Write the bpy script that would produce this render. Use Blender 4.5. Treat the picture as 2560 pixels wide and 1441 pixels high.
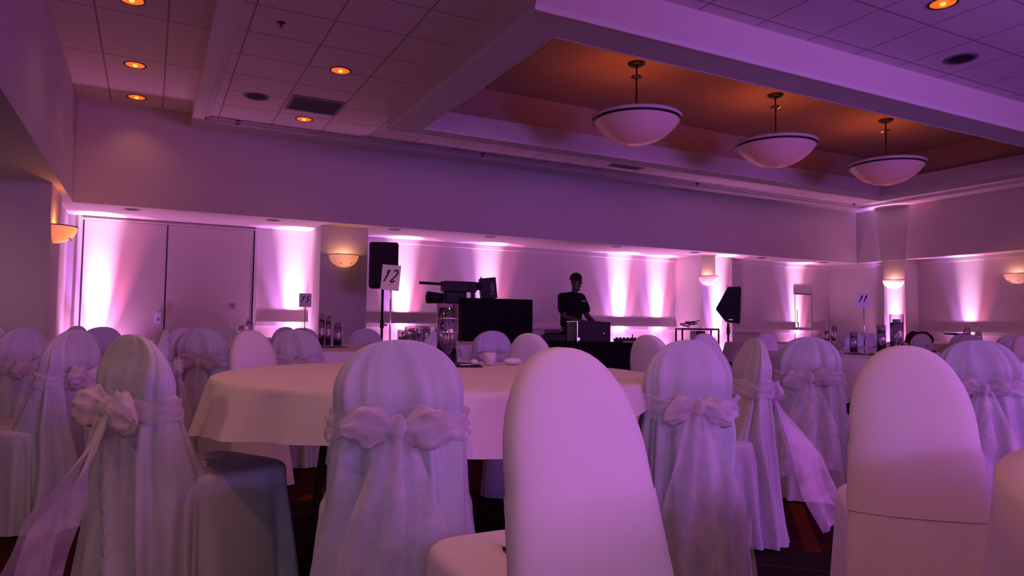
import bpy, bmesh, math, random
from mathutils import Vector, Matrix, noise
for o in list(bpy.data.objects): bpy.data.objects.remove(o, do_unlink=True)
C = bpy.context.scene.collection
PI = math.pi

# ------------------------------------------------------------------ camera
cam_d = bpy.data.cameras.new('camera'); cam = bpy.data.objects.new('camera', cam_d); C.objects.link(cam)
cam_d.sensor_fit = 'HORIZONTAL'; cam_d.sensor_width = 36.0; cam_d.lens = 36.0 * 1746.8 / 2560.0
cam_d.clip_start = 0.05; cam_d.clip_end = 100
_r = Vector((0.88761, -0.46044, 0.01163)); _u = Vector((-0.03557, -0.04334, 0.99843)); _f = Vector((0.45921, 0.88663, 0.05485))
cam.matrix_world = Matrix(((_r.x, _u.x, -_f.x, 0), (_r.y, _u.y, -_f.y, 0), (_r.z, _u.z, -_f.z, 0.97), (0, 0, 0, 1)))
bpy.context.scene.camera = cam
# ------------------------------------------------------------------ world, exposure
w = bpy.data.worlds.new('world'); bpy.context.scene.world = w; w.use_nodes = True
w.node_tree.nodes['Background'].inputs[0].default_value = (0.35, 0.12, 0.45, 1)
w.node_tree.nodes['Background'].inputs[1].default_value = 0.02
vs = bpy.context.scene.view_settings
vs.view_transform = 'Standard'; vs.look = 'None'; vs.gamma = 1.0; vs.use_curve_mapping = False
vs.exposure = 0.0
cy = bpy.context.scene.cycles
cy.use_denoising = True; cy.max_bounces = 7; cy.diffuse_bounces = 4; cy.glossy_bounces = 3
cy.transparent_max_bounces = 12; cy.transmission_bounces = 6; cy.sample_clamp_indirect = 4.0; cy.caustics_refractive = False; cy.caustics_reflective = False

# ------------------------------------------------------------------ unseen fill lights of the room
def light(name, kind, loc, energy, color, target=None, size=0.1, size_y=None, spot=None, blend=0.5):
    d = bpy.data.lights.new(name, kind); d.energy = energy; d.color = color
    if kind == 'AREA':
        d.size = size
        if size_y: d.shape = 'RECTANGLE'; d.size_y = size_y
    else: d.shadow_soft_size = size
    if kind == 'SPOT': d.spot_size = math.radians(spot); d.spot_blend = blend
    o = bpy.data.objects.new(name, d); C.objects.link(o); o.location = loc
    if target is not None:
        o.rotation_euler = (Vector(target) - Vector(loc)).to_track_quat('-Z', 'Y').to_euler()
    return o
# unseen violet fill lamps, added to tint the beam and chair backs
light('violet_fill', 'AREA', (4.6, -4.6, 2.45), 165, (0.36, 0.13, 1.0), (2.6, 4.4, 1.9), size=2.6, size_y=1.6)
light('violet_fill', 'AREA', (8.5, -2.5, 1.7), 50, (0.42, 0.10, 1.0), (2.0, 3.4, 1.0), size=0.6, size_y=0.6)
light('violet_fill', 'SPOT', (6.5, -3.5, .6), 860, (0.42, 0.17, 1.0), (6.8, 4.4, 3.5), size=.9, spot=62, blend=1.0)
light('violet_fill', 'SPOT', (-1.2, -4.8, 2.3), 270, (0.38, 0.13, 1.0), (2.1, 1.6, 1.1), size=.25, spot=34, blend=.8)
# faint neutral fill, added out of view behind and to the left
light('neutral_fill', 'AREA', (-2.0, -4.5, 2.0), 17, (0.80, 1.0, 0.85), (0.5, 3.0, 0.8), size=1.6, size_y=1.6)
# pink area lamp added out of view to redden ceiling and bulkhead
light('pink_fill', 'AREA', (5.5, -6.3, 2.9), 175, (1.0, 0.16, 0.30), (5.5, 3.0, 6.0), size=9, size_y=2.4)

# ------------------------------------------------------------------ materials
def mat(name, color, rough=0.6, metal=0.0, spec=0.5, emit=None, estr=0.0, alpha=1.0, bump=None, coat=0.0, var=None):
    m = bpy.data.materials.new(name); m.use_nodes = True
    nt = m.node_tree; b = nt.nodes['Principled BSDF']
    b.inputs['Base Color'].default_value = (*color, 1); b.inputs['Roughness'].default_value = rough
    b.inputs['Metallic'].default_value = metal; b.inputs['Specular IOR Level'].default_value = spec
    b.inputs['Alpha'].default_value = alpha; b.inputs['Coat Weight'].default_value = coat
    if emit: b.inputs['Emission Color'].default_value = (*emit, 1); b.inputs['Emission Strength'].default_value = estr
    tc = nt.nodes.new('ShaderNodeTexCoord')
    if bump:
        sc_, st, dist = bump
        n = nt.nodes.new('ShaderNodeTexNoise'); n.inputs['Scale'].default_value = sc_; n.inputs['Detail'].default_value = 4
        nt.links.new(tc.outputs['Object'], n.inputs['Vector'])
        bp = nt.nodes.new('ShaderNodeBump'); bp.inputs['Strength'].default_value = st; bp.inputs['Distance'].default_value = dist
        nt.links.new(n.outputs['Fac'], bp.inputs['Height']); nt.links.new(bp.outputs['Normal'], b.inputs['Normal'])
    if var:
        sc_, amt = var
        n = nt.nodes.new('ShaderNodeTexNoise'); n.inputs['Scale'].default_value = sc_; n.inputs['Detail'].default_value = 3
        nt.links.new(tc.outputs['Object'], n.inputs['Vector'])
        mr = nt.nodes.new('ShaderNodeMapRange'); mr.inputs['To Min'].default_value = 1 - amt; mr.inputs['To Max'].default_value = 1 + amt
        nt.links.new(n.outputs['Fac'], mr.inputs['Value'])
        hs = nt.nodes.new('ShaderNodeHueSaturation'); hs.inputs['Color'].default_value = (*color, 1)
        nt.links.new(mr.outputs['Result'], hs.inputs['Value']); nt.links.new(hs.outputs['Color'], b.inputs['Base Color'])
    return m
M = {}
M['wall'] = mat('wall_paint', (0.60, 0.55, 0.53), 0.75, spec=0.2, bump=(140, 0.12, 0.002), var=(0.8, 0.05))
M['door'] = mat('door_panel', (0.56, 0.50, 0.50), 0.6, spec=0.3, bump=(90, 0.1, 0.002), var=(0.7, 0.05))
M['trim'] = mat('trim_paint', (0.66, 0.61, 0.60), 0.5, bump=(60, 0.05, 0.001))
M['coffer'] = mat('coffer_paint', (0.44, 0.30, 0.24), 0.8, spec=0.1, bump=(120, 0.1, 0.002), var=(0.9, 0.08))
M['dark_gap'] = mat('shadow_gap', (0.03, 0.02, 0.03), 0.9, var=(5, .1))
M['satin'] = mat('satin_cover', (0.58, 0.625, 0.67), 0.42, spec=0.5, bump=(22, 0.35, 0.01), var=(5, 0.05))
M['spandex'] = mat('stretch_cover', (0.82, 0.80, 0.82), 0.65, spec=0.3, bump=(300, 0.15, 0.0006), var=(3, 0.03))
M['cloth'] = mat('table_linen', (0.76, 0.72, 0.70), 0.75, spec=0.2, bump=(30, 0.25, 0.004), var=(4, 0.04))
M['black_cloth'] = mat('black_drape', (0.010, 0.009, 0.011), 0.85, spec=0.15, bump=(14, 0.3, 0.01), var=(4, .2))
M['black'] = mat('black_plastic', (0.012, 0.011, 0.013), 0.5, spec=0.3, bump=(200, 0.1, 0.001), var=(6, .2))
M['grille'] = mat('speaker_grille', (0.02, 0.018, 0.022), 0.7, spec=0.2, bump=(500, 0.4, 0.001), var=(6, .2))
M['dark_wood'] = mat('folding_table_top', (0.05, 0.03, 0.02), 0.5, bump=(40, 0.1, 0.001), var=(5, .2))
M['metal_dark'] = mat('dark_bronze', (0.045, 0.028, 0.022), 0.45, metal=0.7, var=(6, .2))
M['chrome'] = mat('polished_steel', (0.75, 0.72, 0.75), 0.18, metal=1.0, var=(8, .05))
M['pebble'] = mat('dark_pebbles', (0.022, 0.012, 0.012), 0.35, spec=0.6, bump=(70, 0.8, 0.01), var=(60, .4))
M['candle'] = mat('ivory_wax', (0.80, 0.72, 0.60), 0.5, var=(8, .04))
M['card'] = mat('white_card', (0.72, 0.70, 0.73), 0.7, spec=0.2, var=(20, .02))
M['ink'] = mat('black_ink', (0.012, 0.008, 0.014), 0.7, var=(20, .1))
M['grey_print'] = mat('pale_print', (0.35, 0.33, 0.36), 0.7, var=(20, .1))
M['skin'] = mat('skin', (0.10, 0.055, 0.04), 0.55, bump=(60, 0.1, 0.002), var=(9, .08))
M['shirt'] = mat('black_shirt', (0.012, 0.010, 0.012), 0.9, spec=0.1, bump=(25, 0.4, 0.01), var=(6, .2))
M['trousers'] = mat('dark_trousers', (0.014, 0.013, 0.018), 0.9, spec=0.1, bump=(25, 0.3, 0.01), var=(6, .2))
M['hair'] = mat('short_dark_hair', (0.008, 0.006, 0.006), 0.8, bump=(200, 0.6, 0.003), var=(60, .3))
M['shoe'] = mat('black_shoe', (0.01, 0.01, 0.01), 0.4, var=(9, .2))
M['red_lit_gear'] = mat('red_lit_plastic', (0.10, 0.008, 0.012), 0.5, var=(9, .2))  # red light falling on the gear is put into this base colour
M['coat'] = mat('maroon_wool', (0.045, 0.012, 0.018), 0.95, spec=0.1, bump=(30, 0.5, 0.01), var=(9, .2))
M['amber'] = mat('amber_lamp_glow', (0.5, 0.2, 0.05), 0.5, emit=(1.0, 0.17, 0.006), estr=0.85, bump=(60, 0.6, 0.01), var=(30, .2))
M['amber_hot'] = mat('amber_filament', (0.5, 0.2, 0.05), 0.5, emit=(1.0, 0.42, 0.08), estr=2.2)
M['led'] = mat('uplight_lens', (0.8, 0.6, 0.8), 0.3, emit=(1.0, 0.55, 0.95), estr=5.0)
M['red_dot'] = mat('power_led', (0.3, 0.02, 0.03), 0.4, emit=(1.0, 0.25, 0.35), estr=1.2)
M['vent'] = mat('vent_metal', (0.17, 0.14, 0.16), 0.6, var=(9, .1))
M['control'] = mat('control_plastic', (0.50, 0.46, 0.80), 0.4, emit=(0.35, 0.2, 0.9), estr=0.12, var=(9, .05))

def glass_mat(name, color=(1, 1, 1), ior=1.45, rough=0.0):
    m = bpy.data.materials.new(name); m.use_nodes = True; nt = m.node_tree
    for n in list(nt.nodes): nt.nodes.remove(n)
    out = nt.nodes.new('ShaderNodeOutputMaterial'); g = nt.nodes.new('ShaderNodeBsdfGlossy'); t = nt.nodes.new('ShaderNodeBsdfTransparent')
    g.inputs['Roughness'].default_value = 0.06; g.inputs['Color'].default_value = (1, 0.97, 1, 1)
    t.inputs['Color'].default_value = (*color, 1)
    fr = nt.nodes.new('ShaderNodeLayerWeight'); fr.inputs['Blend'].default_value = 0.5
    pw_ = nt.nodes.new('ShaderNodeMath'); pw_.operation = 'POWER'; pw_.inputs[1].default_value = 3.0; nt.links.new(fr.outputs['Facing'], pw_.inputs[0])
    nz = nt.nodes.new('ShaderNodeTexNoise'); nz.inputs['Scale'].default_value = 25
    tc = nt.nodes.new('ShaderNodeTexCoord'); nt.links.new(tc.outputs['Object'], nz.inputs['Vector'])
    bp = nt.nodes.new('ShaderNodeBump'); bp.inputs['Strength'].default_value = 0.08; bp.inputs['Distance'].default_value = 0.003
    nt.links.new(nz.outputs['Fac'], bp.inputs['Height']); nt.links.new(bp.outputs['Normal'], g.inputs['Normal'])
    mp = nt.nodes.new('ShaderNodeMath'); mp.operation = 'MULTIPLY_ADD'; mp.inputs[1].default_value = 0.75; mp.inputs[2].default_value = 0.09
    mp.use_clamp = True
    nt.links.new(pw_.outputs[0], mp.inputs[0])
    mx = nt.nodes.new('ShaderNodeMixShader'); nt.links.new(mp.outputs[0], mx.inputs[0]); nt.links.new(t.outputs[0], mx.inputs[1]); nt.links.new(g.outputs[0], mx.inputs[2])
    nt.links.new(mx.outputs[0], out.inputs[0]); return m
M['glass'] = glass_mat('clear_glass', (0.86, 0.84, 0.90), 1.5)
def _water():
    m = bpy.data.materials.new('vase_water'); m.use_nodes = True; b = m.node_tree.nodes['Principled BSDF']
    b.inputs['Base Color'].default_value = (0.9, 0.88, 1, 1); b.inputs['Transmission Weight'].default_value = 1.0
    b.inputs['Roughness'].default_value = 0.02; b.inputs['IOR'].default_value = 1.33
    return m
M['water'] = _water()

def organza():
    m = bpy.data.materials.new('organza'); m.use_nodes = True; nt = m.node_tree; b = nt.nodes['Principled BSDF']
    b.inputs['Base Color'].default_value = (0.86, 0.80, 0.84, 1); b.inputs['Roughness'].default_value = 0.38
    tc = nt.nodes.new('ShaderNodeTexCoord'); n = nt.nodes.new('ShaderNodeTexNoise'); n.inputs['Scale'].default_value = 14
    nt.links.new(tc.outputs['Object'], n.inputs['Vector'])
    lw = nt.nodes.new('ShaderNodeLayerWeight'); lw.inputs['Blend'].default_value = 0.45
    a = nt.nodes.new('ShaderNodeMapRange'); a.inputs['From Min'].default_value = 0.3; a.inputs['From Max'].default_value = 0.7
    a.inputs['To Min'].default_value = 0.16; a.inputs['To Max'].default_value = 0.44
    nt.links.new(n.outputs['Fac'], a.inputs['Value'])
    ad = nt.nodes.new('ShaderNodeMath'); ad.operation = 'ADD'; ad.use_clamp = True
    sc2 = nt.nodes.new('ShaderNodeMath'); sc2.operation = 'MULTIPLY'; sc2.inputs[1].default_value = 0.6
    nt.links.new(lw.outputs['Facing'], sc2.inputs[0]); nt.links.new(a.outputs['Result'], ad.inputs[0]); nt.links.new(sc2.outputs[0], ad.inputs[1])
    nt.links.new(ad.outputs[0], b.inputs['Alpha'])
    bp = nt.nodes.new('ShaderNodeBump'); bp.inputs['Strength'].default_value = 0.4; bp.inputs['Distance'].default_value = 0.01
    nt.links.new(n.outputs['Fac'], bp.inputs['Height']); nt.links.new(bp.outputs['Normal'], b.inputs['Normal'])
    return m
M['organza'] = organza()
def shade_mat():
    m = bpy.data.materials.new('alabaster_glass'); m.use_nodes = True; nt = m.node_tree
    for n in list(nt.nodes): nt.nodes.remove(n)
    out = nt.nodes.new('ShaderNodeOutputMaterial'); d = nt.nodes.new('ShaderNodeBsdfPrincipled'); t = nt.nodes.new('ShaderNodeBsdfTranslucent')
    d.inputs['Base Color'].default_value = (0.82, 0.76, 0.78, 1); d.inputs['Roughness'].default_value = 0.22
    t.inputs['Color'].default_value = (0.85, 0.70, 0.55, 1)
    n = nt.nodes.new('ShaderNodeTexNoise'); n.inputs['Scale'].default_value = 3
    tc = nt.nodes.new('ShaderNodeTexCoord'); nt.links.new(tc.outputs['Object'], n.inputs['Vector'])
    mr = nt.nodes.new('ShaderNodeMapRange'); mr.inputs['To Min'].default_value = 0.16; mr.inputs['To Max'].default_value = 0.30
    nt.links.new(n.outputs['Fac'], mr.inputs['Value'])
    mx = nt.nodes.new('ShaderNodeMixShader'); nt.links.new(mr.outputs[0], mx.inputs[0])
    nt.links.new(d.outputs[0], mx.inputs[1]); nt.links.new(t.outputs[0], mx.inputs[2]); nt.links.new(mx.outputs[0], out.inputs[0])
    return m
M['shade'] = shade_mat()

def tile_mat(name, ox, oy, sx, sy):
    m = mat(name, (0.58, 0.53, 0.54), 0.85, spec=0.1); nt = m.node_tree; b = nt.nodes['Principled BSDF']
    tc = nt.nodes.new('ShaderNodeTexCoord'); sp = nt.nodes.new('ShaderNodeSeparateXYZ'); nt.links.new(tc.outputs['Object'], sp.inputs[0])
    def mth(op, a, bb=None):
        n = nt.nodes.new('ShaderNodeMath'); n.operation = op
        for i, v in enumerate((a, bb)):
            if v is None: continue
            if isinstance(v, (int, float)): n.inputs[i].default_value = v
            else: nt.links.new(v, n.inputs[i])
        return n.outputs[0]
    def line(axis, off, s):
        v = mth('FRACT', mth('DIVIDE', mth('ADD', axis, -off + 100 * s), s))
        return mth('LESS_THAN', v, 0.028 / s * 0.6)
    g = mth('MAXIMUM', line(sp.outputs['X'], ox, sx), line(sp.outputs['Y'], oy, sy))
    nz = nt.nodes.new('ShaderNodeTexNoise'); nz.inputs['Scale'].default_value = 90; nt.links.new(tc.outputs['Object'], nz.inputs['Vector'])
    mx = nt.nodes.new('ShaderNodeMix'); mx.data_type = 'RGBA'; nt.links.new(g, mx.inputs['Factor'])
    mx.inputs['A'].default_value = (0.72, 0.62, 0.64, 1); mx.inputs['B'].default_value = (0.34, 0.28, 0.30, 1)
    nt.links.new(mx.outputs['Result'], b.inputs['Base Color'])
    bp = nt.nodes.new('ShaderNodeBump'); bp.inputs['Strength'].default_value = 0.2; bp.inputs['Distance'].default_value = 0.003
    h = mth('ADD', nz.outputs['Fac'], mth('MULTIPLY', g, -2.0))
    nt.links.new(h, bp.inputs['Height']); nt.links.new(bp.outputs['Normal'], b.inputs['Normal'])
    return m
M['tile_main'] = tile_mat('ceiling_tile', 5.98, 3.64, 0.66, 0.61)
M['tile_left'] = tile_mat('ceiling_tile_upper', 0.05, 9.6, 0.59, 1.22)

def carpet_mat():
    m = mat('patterned_carpet', (0.05, 0.012, 0.012), 0.95, spec=0.05); nt = m.node_tree; b = nt.nodes['Principled BSDF']
    tc = nt.nodes.new('ShaderNodeTexCoord'); mp = nt.nodes.new('ShaderNodeMapping'); mp.inputs['Rotation'].default_value = (0, 0, math.radians(45))
    nt.links.new(tc.outputs['Object'], mp.inputs['Vector']); sp = nt.nodes.new('ShaderNodeSeparateXYZ'); nt.links.new(mp.outputs['Vector'], sp.inputs[0])
    def mth(op, a, bb=None):
        n = nt.nodes.new('ShaderNodeMath'); n.operation = op
        for i, v in enumerate((a, bb)):
            if v is None: continue
            if isinstance(v, (int, float)): n.inputs[i].default_value = v
            else: nt.links.new(v, n.inputs[i])
        return n.outputs[0]
    def stripe(axis, off, period, width):
        v = mth('FRACT', mth('DIVIDE', mth('ADD', axis, off + 50 * period), period))
        return mth('LESS_THAN', v, width / period)
    nz = nt.nodes.new('ShaderNodeTexNoise'); nz.inputs['Scale'].default_value = 18; nz.inputs['Detail'].default_value = 5
    nt.links.new(tc.outputs['Object'], nz.inputs['Vector'])
    def mix(fac, a, c):
        mx = nt.nodes.new('ShaderNodeMix'); mx.data_type = 'RGBA'
        nt.links.new(fac, mx.inputs['Factor'])
        if isinstance(a, tuple): mx.inputs['A'].default_value = a
        else: nt.links.new(a, mx.inputs['A'])
        mx.inputs['B'].default_value = c
        return mx.outputs['Result']
    X, Y = sp.outputs['X'], sp.outputs['Y']
    base = mix(nz.outputs['Fac'], (0.055, 0.012, 0.012, 1), (0.022, 0.006, 0.008, 1))
    base = mix(stripe(Y, 1.65, 2.2, 0.62), base, (0.020, 0.018, 0.016, 1))
    base = mix(stripe(Y, 0.26, 0.375, 0.010), base, (0.10, 0.035, 0.022, 1))
    base = mix(mth('MULTIPLY', stripe(X, 1.01, 1.3, 0.07), mth('SUBTRACT', 1.0, stripe(Y, 1.65, 2.2, 0.62))), base, (0.12, 0.026, 0.010, 1))
    nt.links.new(base, b.inputs['Base Color'])
    n2 = nt.nodes.new('ShaderNodeTexNoise'); n2.inputs['Scale'].default_value = 400; nt.links.new(tc.outputs['Object'], n2.inputs['Vector'])
    bp = nt.nodes.new('ShaderNodeBump'); bp.inputs['Strength'].default_value = 0.5; bp.inputs['Distance'].default_value = 0.004
    nt.links.new(n2.outputs['Fac'], bp.inputs['Height']); nt.links.new(bp.outputs['Normal'], b.inputs['Normal'])
    return m
M['carpet'] = carpet_mat()

# ------------------------------------------------------------------ helpers
def obj(name, bm, m, parent=None, smooth=False, loc=None):
    me = bpy.data.meshes.new(name)
    bmesh.ops.recalc_face_normals(bm, faces=bm.faces[:])
    bm.to_mesh(me); bm.free()
    if smooth:
        for p in me.polygons: p.use_smooth = True
    me.materials.append(m)
    o = bpy.data.objects.new(name, me); C.objects.link(o)
    if parent: o.parent = parent
    if loc: o.location = loc
    return o
def tag(o, label, cat, group=None):
    o['label'] = label; o['category'] = cat
    if group: o['group'] = group
    return o
def thing(name, label, cat, loc=(0, 0, 0), rz=0.0, group=None):
    o = bpy.data.objects.new(name, None); C.objects.link(o); o.empty_display_size = 0.1
    o.location = loc; o.rotation_euler = (0, 0, rz); tag(o, label, cat, group); return o
def struct(name, bm, m, parent=None, smooth=False):
    o = obj(name, bm, m, parent, smooth)
    if parent is None: o['kind'] = 'structure'
    return o
def box(bm, x0, x1, y0, y1, z0, z1, bevel=0.0):
    r = bmesh.ops.create_cube(bm, size=1.0)
    vs_ = r['verts']
    bmesh.ops.scale(bm, vec=(x1 - x0, y1 - y0, z1 - z0), verts=vs_)
    bmesh.ops.translate(bm, vec=((x0 + x1) / 2, (y0 + y1) / 2, (z0 + z1) / 2), verts=vs_)
    if bevel:
        es = list({e for v in vs_ for e in v.link_edges})
        bmesh.ops.bevel(bm, geom=es, offset=bevel, segments=3, affect='EDGES', profile=0.5)
    return bm
def bx(*a, **k): return box(bmesh.new(), *a, **k)
def tube(bm, a, b, r0, r1=None, n=16, caps=True):
    a, b = Vector(a), Vector(b); d = b - a; r1 = r0 if r1 is None else r1
    q = d.to_track_quat('Z', 'Y'); A = []; B = []
    for i in range(n):
        t = 2 * PI * i / n; v = Vector((math.cos(t), math.sin(t), 0))
        A.append(bm.verts.new(a + q @ (v * r0))); B.append(bm.verts.new(b + q @ (v * r1)))
    for i in range(n): bm.faces.new((A[i], A[(i + 1) % n], B[(i + 1) % n], B[i]))
    if caps: bm.faces.new(A[::-1]); bm.faces.new(B)
    return bm
def path(bm, pts, r, n=8):
    """round tube along a polyline"""
    pts = [Vector(p) for p in pts]; rings = []
    for i, p in enumerate(pts):
        d = (pts[min(i + 1, len(pts) - 1)] - pts[max(i - 1, 0)]).normalized(); q = d.to_track_quat('Z', 'Y')
        rr = r[i] if isinstance(r, (list, tuple)) else r
        rings.append([bm.verts.new(p + q @ Vector((math.cos(2 * PI * k / n) * rr, math.sin(2 * PI * k / n) * rr, 0))) for k in range(n)])
    for i in range(len(rings) - 1):
        for k in range(n): bm.faces.new((rings[i][k], rings[i][(k + 1) % n], rings[i + 1][(k + 1) % n], rings[i + 1][k]))
    bm.faces.new(rings[0][::-1]); bm.faces.new(rings[-1]); return bm
def lathe(bm, prof, n=40, a0=0.0, a1=2 * PI, close=True):
    full = abs(a1 - a0 - 2 * PI) < 1e-6; cols = n if full else n + 1; g = []
    for r, z in prof:
        if r < 1e-5 and full: g.append([bm.verts.new((0, 0, z))]); continue
        g.append([bm.verts.new((r * math.cos(a0 + (a1 - a0) * i / n), r * math.sin(a0 + (a1 - a0) * i / n), z)) for i in range(cols)])
    for j in range(len(g) - 1):
        A, B = g[j], g[j + 1]
        for i in range(cols if full else cols - 1):
            k = (i + 1) % cols
            if len(A) == 1 and len(B) == 1: continue
            if len(A) == 1: bm.faces.new((A[0], B[k], B[i]))
            elif len(B) == 1: bm.faces.new((A[i], A[k], B[0]))
            else: bm.faces.new((A[i], A[k], B[k], B[i]))
    return bm
def grid(bm, rows, closed=False):
    """faces between rows of equal length lists of verts"""
    for j in range(len(rows) - 1):
        A, B = rows[j], rows[j + 1]; n = len(A)
        for i in range(n if closed else n - 1):
            k = (i + 1) % n
            bm.faces.new((A[i], A[k], B[k], B[i]))
def move(bm, v): bmesh.ops.translate(bm, vec=v, verts=bm.verts[:]); return bm

# ------------------------------------------------------------------ room shell
W = M['wall']; XR = 14.4
struct('floor', bx(-3.2, 15.2, -7.2, 12.2, -0.1, 0.0), M['carpet'])
# ceilings
struct('ceiling', bx(-0.95, 0.405, -7.0, 10.25, 3.79, 3.9), M['tile_left'])
OX0, OX1, OY0, OY1 = 2.449, 11.55, 4.395, 8.0          # outside of the dropped ring beam
IX0, IX1, IY0, IY1 = 2.80, 11.2, 4.74, 7.77            # opening of the coffer
b = bmesh.new()
box(b, 0.405, OX0 + .02, -7.0, 10.25, 3.65, 3.78); box(b, OX1 - .02, 13.95, -7.0, 10.25, 3.65, 3.78)
box(b, OX0 + .02, OX1 - .02, -7.0, OY0 + .02, 3.65, 3.78); box(b, OX0 + .02, OX1 - .02, OY1 - .02, 10.25, 3.65, 3.78)
struct('ceiling_main', b, M['tile_main'])
# step between upper and main ceiling and the border drop that runs round the main field
b = bmesh.new()
box(b, 0.400, 0.540, -7.0, 10.23, 3.593, 3.80); box(b, 0.54, 13.93, 9.85, 10.23, 3.593, 3.66); box(b, 13.52, 13.93, -7.0, 9.85, 3.593, 3.66)
box(b, 0.54, 0.60, -7.0, 9.82, 3.628, 3.66); box(b, 0.54, 13.5, 9.79, 9.85, 3.628, 3.66)
struct('trim_1', b, M['trim'])
# ring beam of the coffer
def ring(bm, x0, x1, y0, y1, X0, X1, Y0, Y1, z0, z1):
    box(bm, x0, X0, y0, y1, z0, z1); box(bm, X1, x1, y0, y1, z0, z1)
    box(bm, X0, X1, y0, Y0, z0, z1); box(bm, X0, X1, Y1, y1, z0, z1)
b = bmesh.new(); ring(b, OX0, OX1, OY0, OY1, IX0, IX1, IY0, IY1, 3.30, 3.54)
ring(b, OX0, OX1, OY0, OY1, OX0 + .07, OX1 - .07, OY0 + .07, OY1 - .07, 3.54, 3.655)
struct('trim_2', b, W)
b = bmesh.new(); ring(b, OX0 - .02, OX1 + .02, OY0 - .02, OY1 + .02, OX0, OX1, OY0, OY1, 3.295, 3.33)
ring(b, OX0 - .008, OX1 + .008, OY0 - .008, OY1 + .008, OX0, OX1, OY0, OY1, 3.33, 3.345)
ring(b, IX0, IX1, IY0, IY1, IX0 + .015, IX1 - .015, IY0 + .015, IY1 - .015, 3.297, 3.32)
ring(b, IX0 - .03, IX1 + .03, IY0 - .03, IY1 + .03, IX0 + .012, IX1 - .012, IY0 + .012, IY1 - .012, 3.54, 3.552)
struct('trim_3', b, M['trim'])
b = bmesh.new(); ring(b, OX0 + .09, OX1 - .09, OY0 + .09, OY1 - .09, IX0 - .1, IX1 + .1, IY0 - .1, IY1 + .1, 3.54, 3.96)
box(b, OX0 + .09, OX1 - .09, OY0 + .09, OY1 - .09, 3.96, 4.06)
struct('ceiling_coffer', b, M['coffer'])
# bulkheads (dropped walls) with soffits
struct('wall_bulkhead_back', bx(-0.9, 13.93, 10.23, 10.33, 2.46, 3.9), W)
struct('wall_bulkhead_left', bx(-1.0, -0.9, -7.0, 10.33, 2.46, 3.9), W)
struct('wall_bulkhead_right', bx(13.93, 14.03, -7.0, 10.33, 2.46, 3.9), W)
b = bmesh.new(); box(b, -3.2, 15.2, 10.33, 12.2, 2.462, 2.56); box(b, -3.2, -1.0, -7.0, 10.33, 2.462, 2.56); box(b, 14.03, 15.2, -7.0, 10.33, 2.462, 2.56)
struct('ceiling_soffit', b, W)
# walls
struct('wall_left', bx(-3.2, -3.0, -7.0, 8.9, 0, 2.46), W)
b = bmesh.new(); box(b, -3.2, -0.98, 8.9, 9.85, 0, 2.461); struct('wall_pier_left', b, W)
struct('wall_side_left', bx(-1.25, -1.05, 9.85, 11.65, 0, 2.461), W)
struct('wall_back_left', bx(-1.25, 2.25, 11.45, 11.65, 0, 2.461), W)
struct('wall_pillar_left', bx(2.25, 2.97, 10.62, 11.8, 0, 2.461), W)
struct('wall_back', bx(2.97, 9.95, 11.6, 11.8, 0, 2.461), W)
struct('wall_pillar_right', bx(9.93, 10.76, 10.80, 11.8, 0, 2.461), W)
struct('wall_back_right', bx(10.76, 14.25, 11.1, 11.3, 0, 2.461), W)
struct('wall_side_right', bx(14.15, 14.35, 9.62, 11.1, 0, 2.461), W)
struct('wall_pillar_side', bx(13.97, 14.5, 9.15, 9.62, 0, 2.461), W)
struct('wall_right', bx(14.4, 14.6, -7.0, 9.15, 0, 2.461), W)
struct('wall_front', bx(-3.2, 15.2, -7.2, -7.0, 0, 4.0), W)
# chair rails (they cast the dark band above them) and baseboards
def rail(name, boxes, m=M['trim']):
    b_ = bmesh.new()
    for q in boxes: box(b_, *q)
    return struct(name, b_, m)
rail('trim_4', [(1.46, 2.25, 11.405, 11.45, 0.935, 1.0), (1.46, 2.25, 11.425, 11.45, 1.0, 1.02)])
rail('trim_5', [(2.97, 9.93, 11.555, 11.6, 0.935, 1.0), (2.97, 9.93, 11.575, 11.6, 1.0, 1.02)])
rail('trim_6', [(10.76, 14.15, 11.055, 11.1, 0.90, 0.96), (10.76, 14.15, 11.075, 11.1, 0.96, 0.98)])
rail('trim_7', [(14.355, 14.4, -7, 9.15, 0.90, 0.96)])
rail('trim_8', [(2.97, 9.93, 11.56, 11.6, 2.38, 2.461), (10.76, 14.15, 11.07, 11.1, 2.38, 2.461), (14.36, 14.4, -7, 9.15, 2.38, 2.461), (14.12, 14.15, 9.62, 11.1, 2.38, 2.461)])
rail('baseboard_back', [(2.97, 9.93, 11.585, 11.6, 0, 0.14), (1.46, 2.25, 11.435, 11.45, 0, .14)])
rail('baseboard_right', [(10.76, 14.15, 11.085, 11.1, 0, 0.14), (14.385, 14.4, -7, 9.15, 0, .14)])
# tall folding door panels at the left of the back wall
def door(name, x0, x1, y, z1, handle=None):
    b_ = bmesh.new(); box(b_, x0 + .006, x1 - .006, y - .03, y, 0.01, z1, bevel=0.004)
    d_ = struct(name, b_, M['door'])
    if handle is not None:
        h = bmesh.new(); box(h, handle - .012, handle + .012, y - .075, y - .055, 0.98, 1.14, bevel=.005); box(h, handle - .01, handle + .01, y - .056, y - .03, 1.0, 1.02); box(h, handle - .01, handle + .01, y - .056, y - .03, 1.1, 1.12)
        obj('door_handle', h, M['metal_dark'], d_)
    return d_
door('door_1', -0.86, 0.19, 11.45, 2.40)
door('door_2', 0.20, 1.40, 11.45, 2.40)
door('door_3', 12.95, 13.48, 11.1, 1.77, 13.0)
rail('trim_9', [(1.402, 1.410, 11.43, 11.45, 0, 2.41), (-0.872, -0.864, 11.43, 11.45, 0, 2.41), (0.192, 0.198, 11.43, 11.45, 0, 2.4)], M['dark_gap'])
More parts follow.
